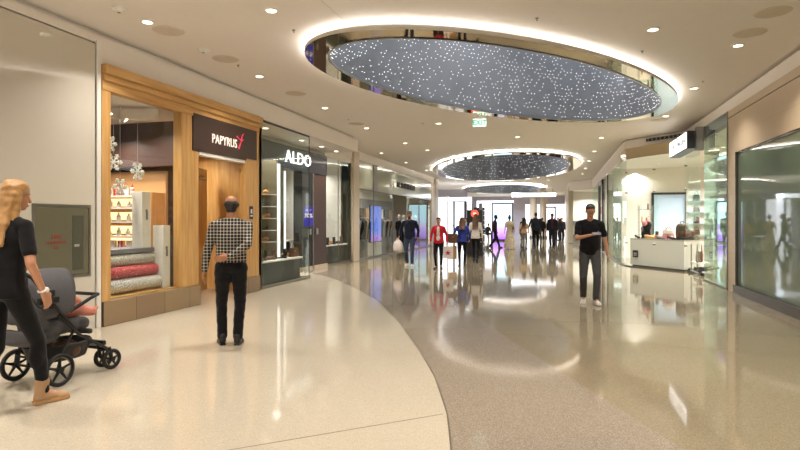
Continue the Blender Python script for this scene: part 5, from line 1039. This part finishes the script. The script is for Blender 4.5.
mb.add(vs, fs); ho = mb.build('hood', 'stroller_fabric', st); sm = ho.modifiers.new('solid', 'SOLIDIFY'); sm.thickness = .012
blob('seat', [('c', (-.17, .02, .50), (.17, .02, .50), .07, .07), ('c', (-.17, .32, .50), (.17, .32, .50), .06, .06), ('e', (0, .16, .49), (.23, .22, .08)), ('e', (0, -.10, .62), (.22, .07, .20), rotx(.5)), ('c', (-.16, -.2, .45), (.16, -.2, .45), .06, .06), ('e', (0, -.06, .42), (.22, .22, .07)), ('c', (-.14, .42, .40), (.14, .42, .40), .025, .025), ('c', (-.14, .3, .42), (.14, .42, .40), .03, .03)], .014, 'stroller_fabric', st, .004)
MB().tube([(.25, .12, .64), (.26, .34, .74), (.20, .46, .75), (-.20, .46, .75), (-.26, .34, .74), (-.25, .12, .64)], .017, 8).build('bumper_bar', 'stroller_black', st)
mb = MB(); mb.tube([(-.2, -.05, .24), (.2, -.05, .24)], .01); mb.lathe([(.22, 0), (.27, .14), (.26, .15), (.20, .02)], (0, .2, .19), n=20, sx=.85, sy=1.15); mb.build('basket', 'stroller_black', st)
MB().box(.245, .30, -.20, -.02, .74, .80).box(.25, .30, -.16, -.06, .80, .86).build('cup_holder', 'stroller_black', st, bev=.01)
MB().tube([(.272, -.30, .98), (.30, -.32, .86), (.28, -.2, .72), (.27, -.05, .70)], .008, 6).build('strap', 'stroller_black', st)
MB().tube([(.15, .58, .26), (-.15, .58, .26)], .02, 8).box(-.15, .15, .46, .60, .235, .25).build('footrest', 'stroller_black', st)
by = blob('person', [('e', (0, 0, .06), (.10, .11, .12)), ('e', (0, .13, -.01), (.11, .13, .075)), ('e', (0, -.05, .22), (.062, .068, .068)), ('c', (-.05, .14, -.02), (-.06, .33, -.06), .045, .03), ('c', (.05, .14, -.02), (.07, .33, -.06), .045, .03), ('c', (.09, .0, .11), (.13, .14, .08), .032, .022), ('c', (-.09, .0, .11), (-.13, .14, .08), .032, .022), ('c', (-.06, .33, -.06), (-.06, .38, -.02), .025, .02), ('c', (.07, .33, -.06), (.07, .38, -.02), .025, .02)], .010, 'skin')
by.location = (-4.47 + .02, 4.10, .625); by.rotation_euler.z = radians(-4); tag(by, 'baby in coral pink lying in the stroller behind the bumper bar', 'person')
blob('romper', [('e', (0, 0, .06), (.115, .125, .125)), ('e', (0, .13, .0), (.125, .145, .09)), ('c', (-.05, .14, -.01), (-.06, .33, -.05), .058, .045), ('c', (.05, .14, -.01), (.07, .33, -.05), .058, .045), ('c', (.08, 0, .11), (.12, .11, .09), .044, .036), ('c', (-.08, 0, .11), (-.12, .11, .09), .044, .036)], .011, 'baby_pink', by, .004)
bl = blob('bag', [('c', (-.12, 0, 0), (.12, .04, 0), .07, .07), ('e', (.05, .02, .03), (.12, .09, .06))], .012, 'brown_item', None, .006); bl.name = 'diaper_bag'; bl.location = (-4.42, 4.10, .275); tag(bl, 'brown bag stowed in the basket under the stroller seat', 'bag')
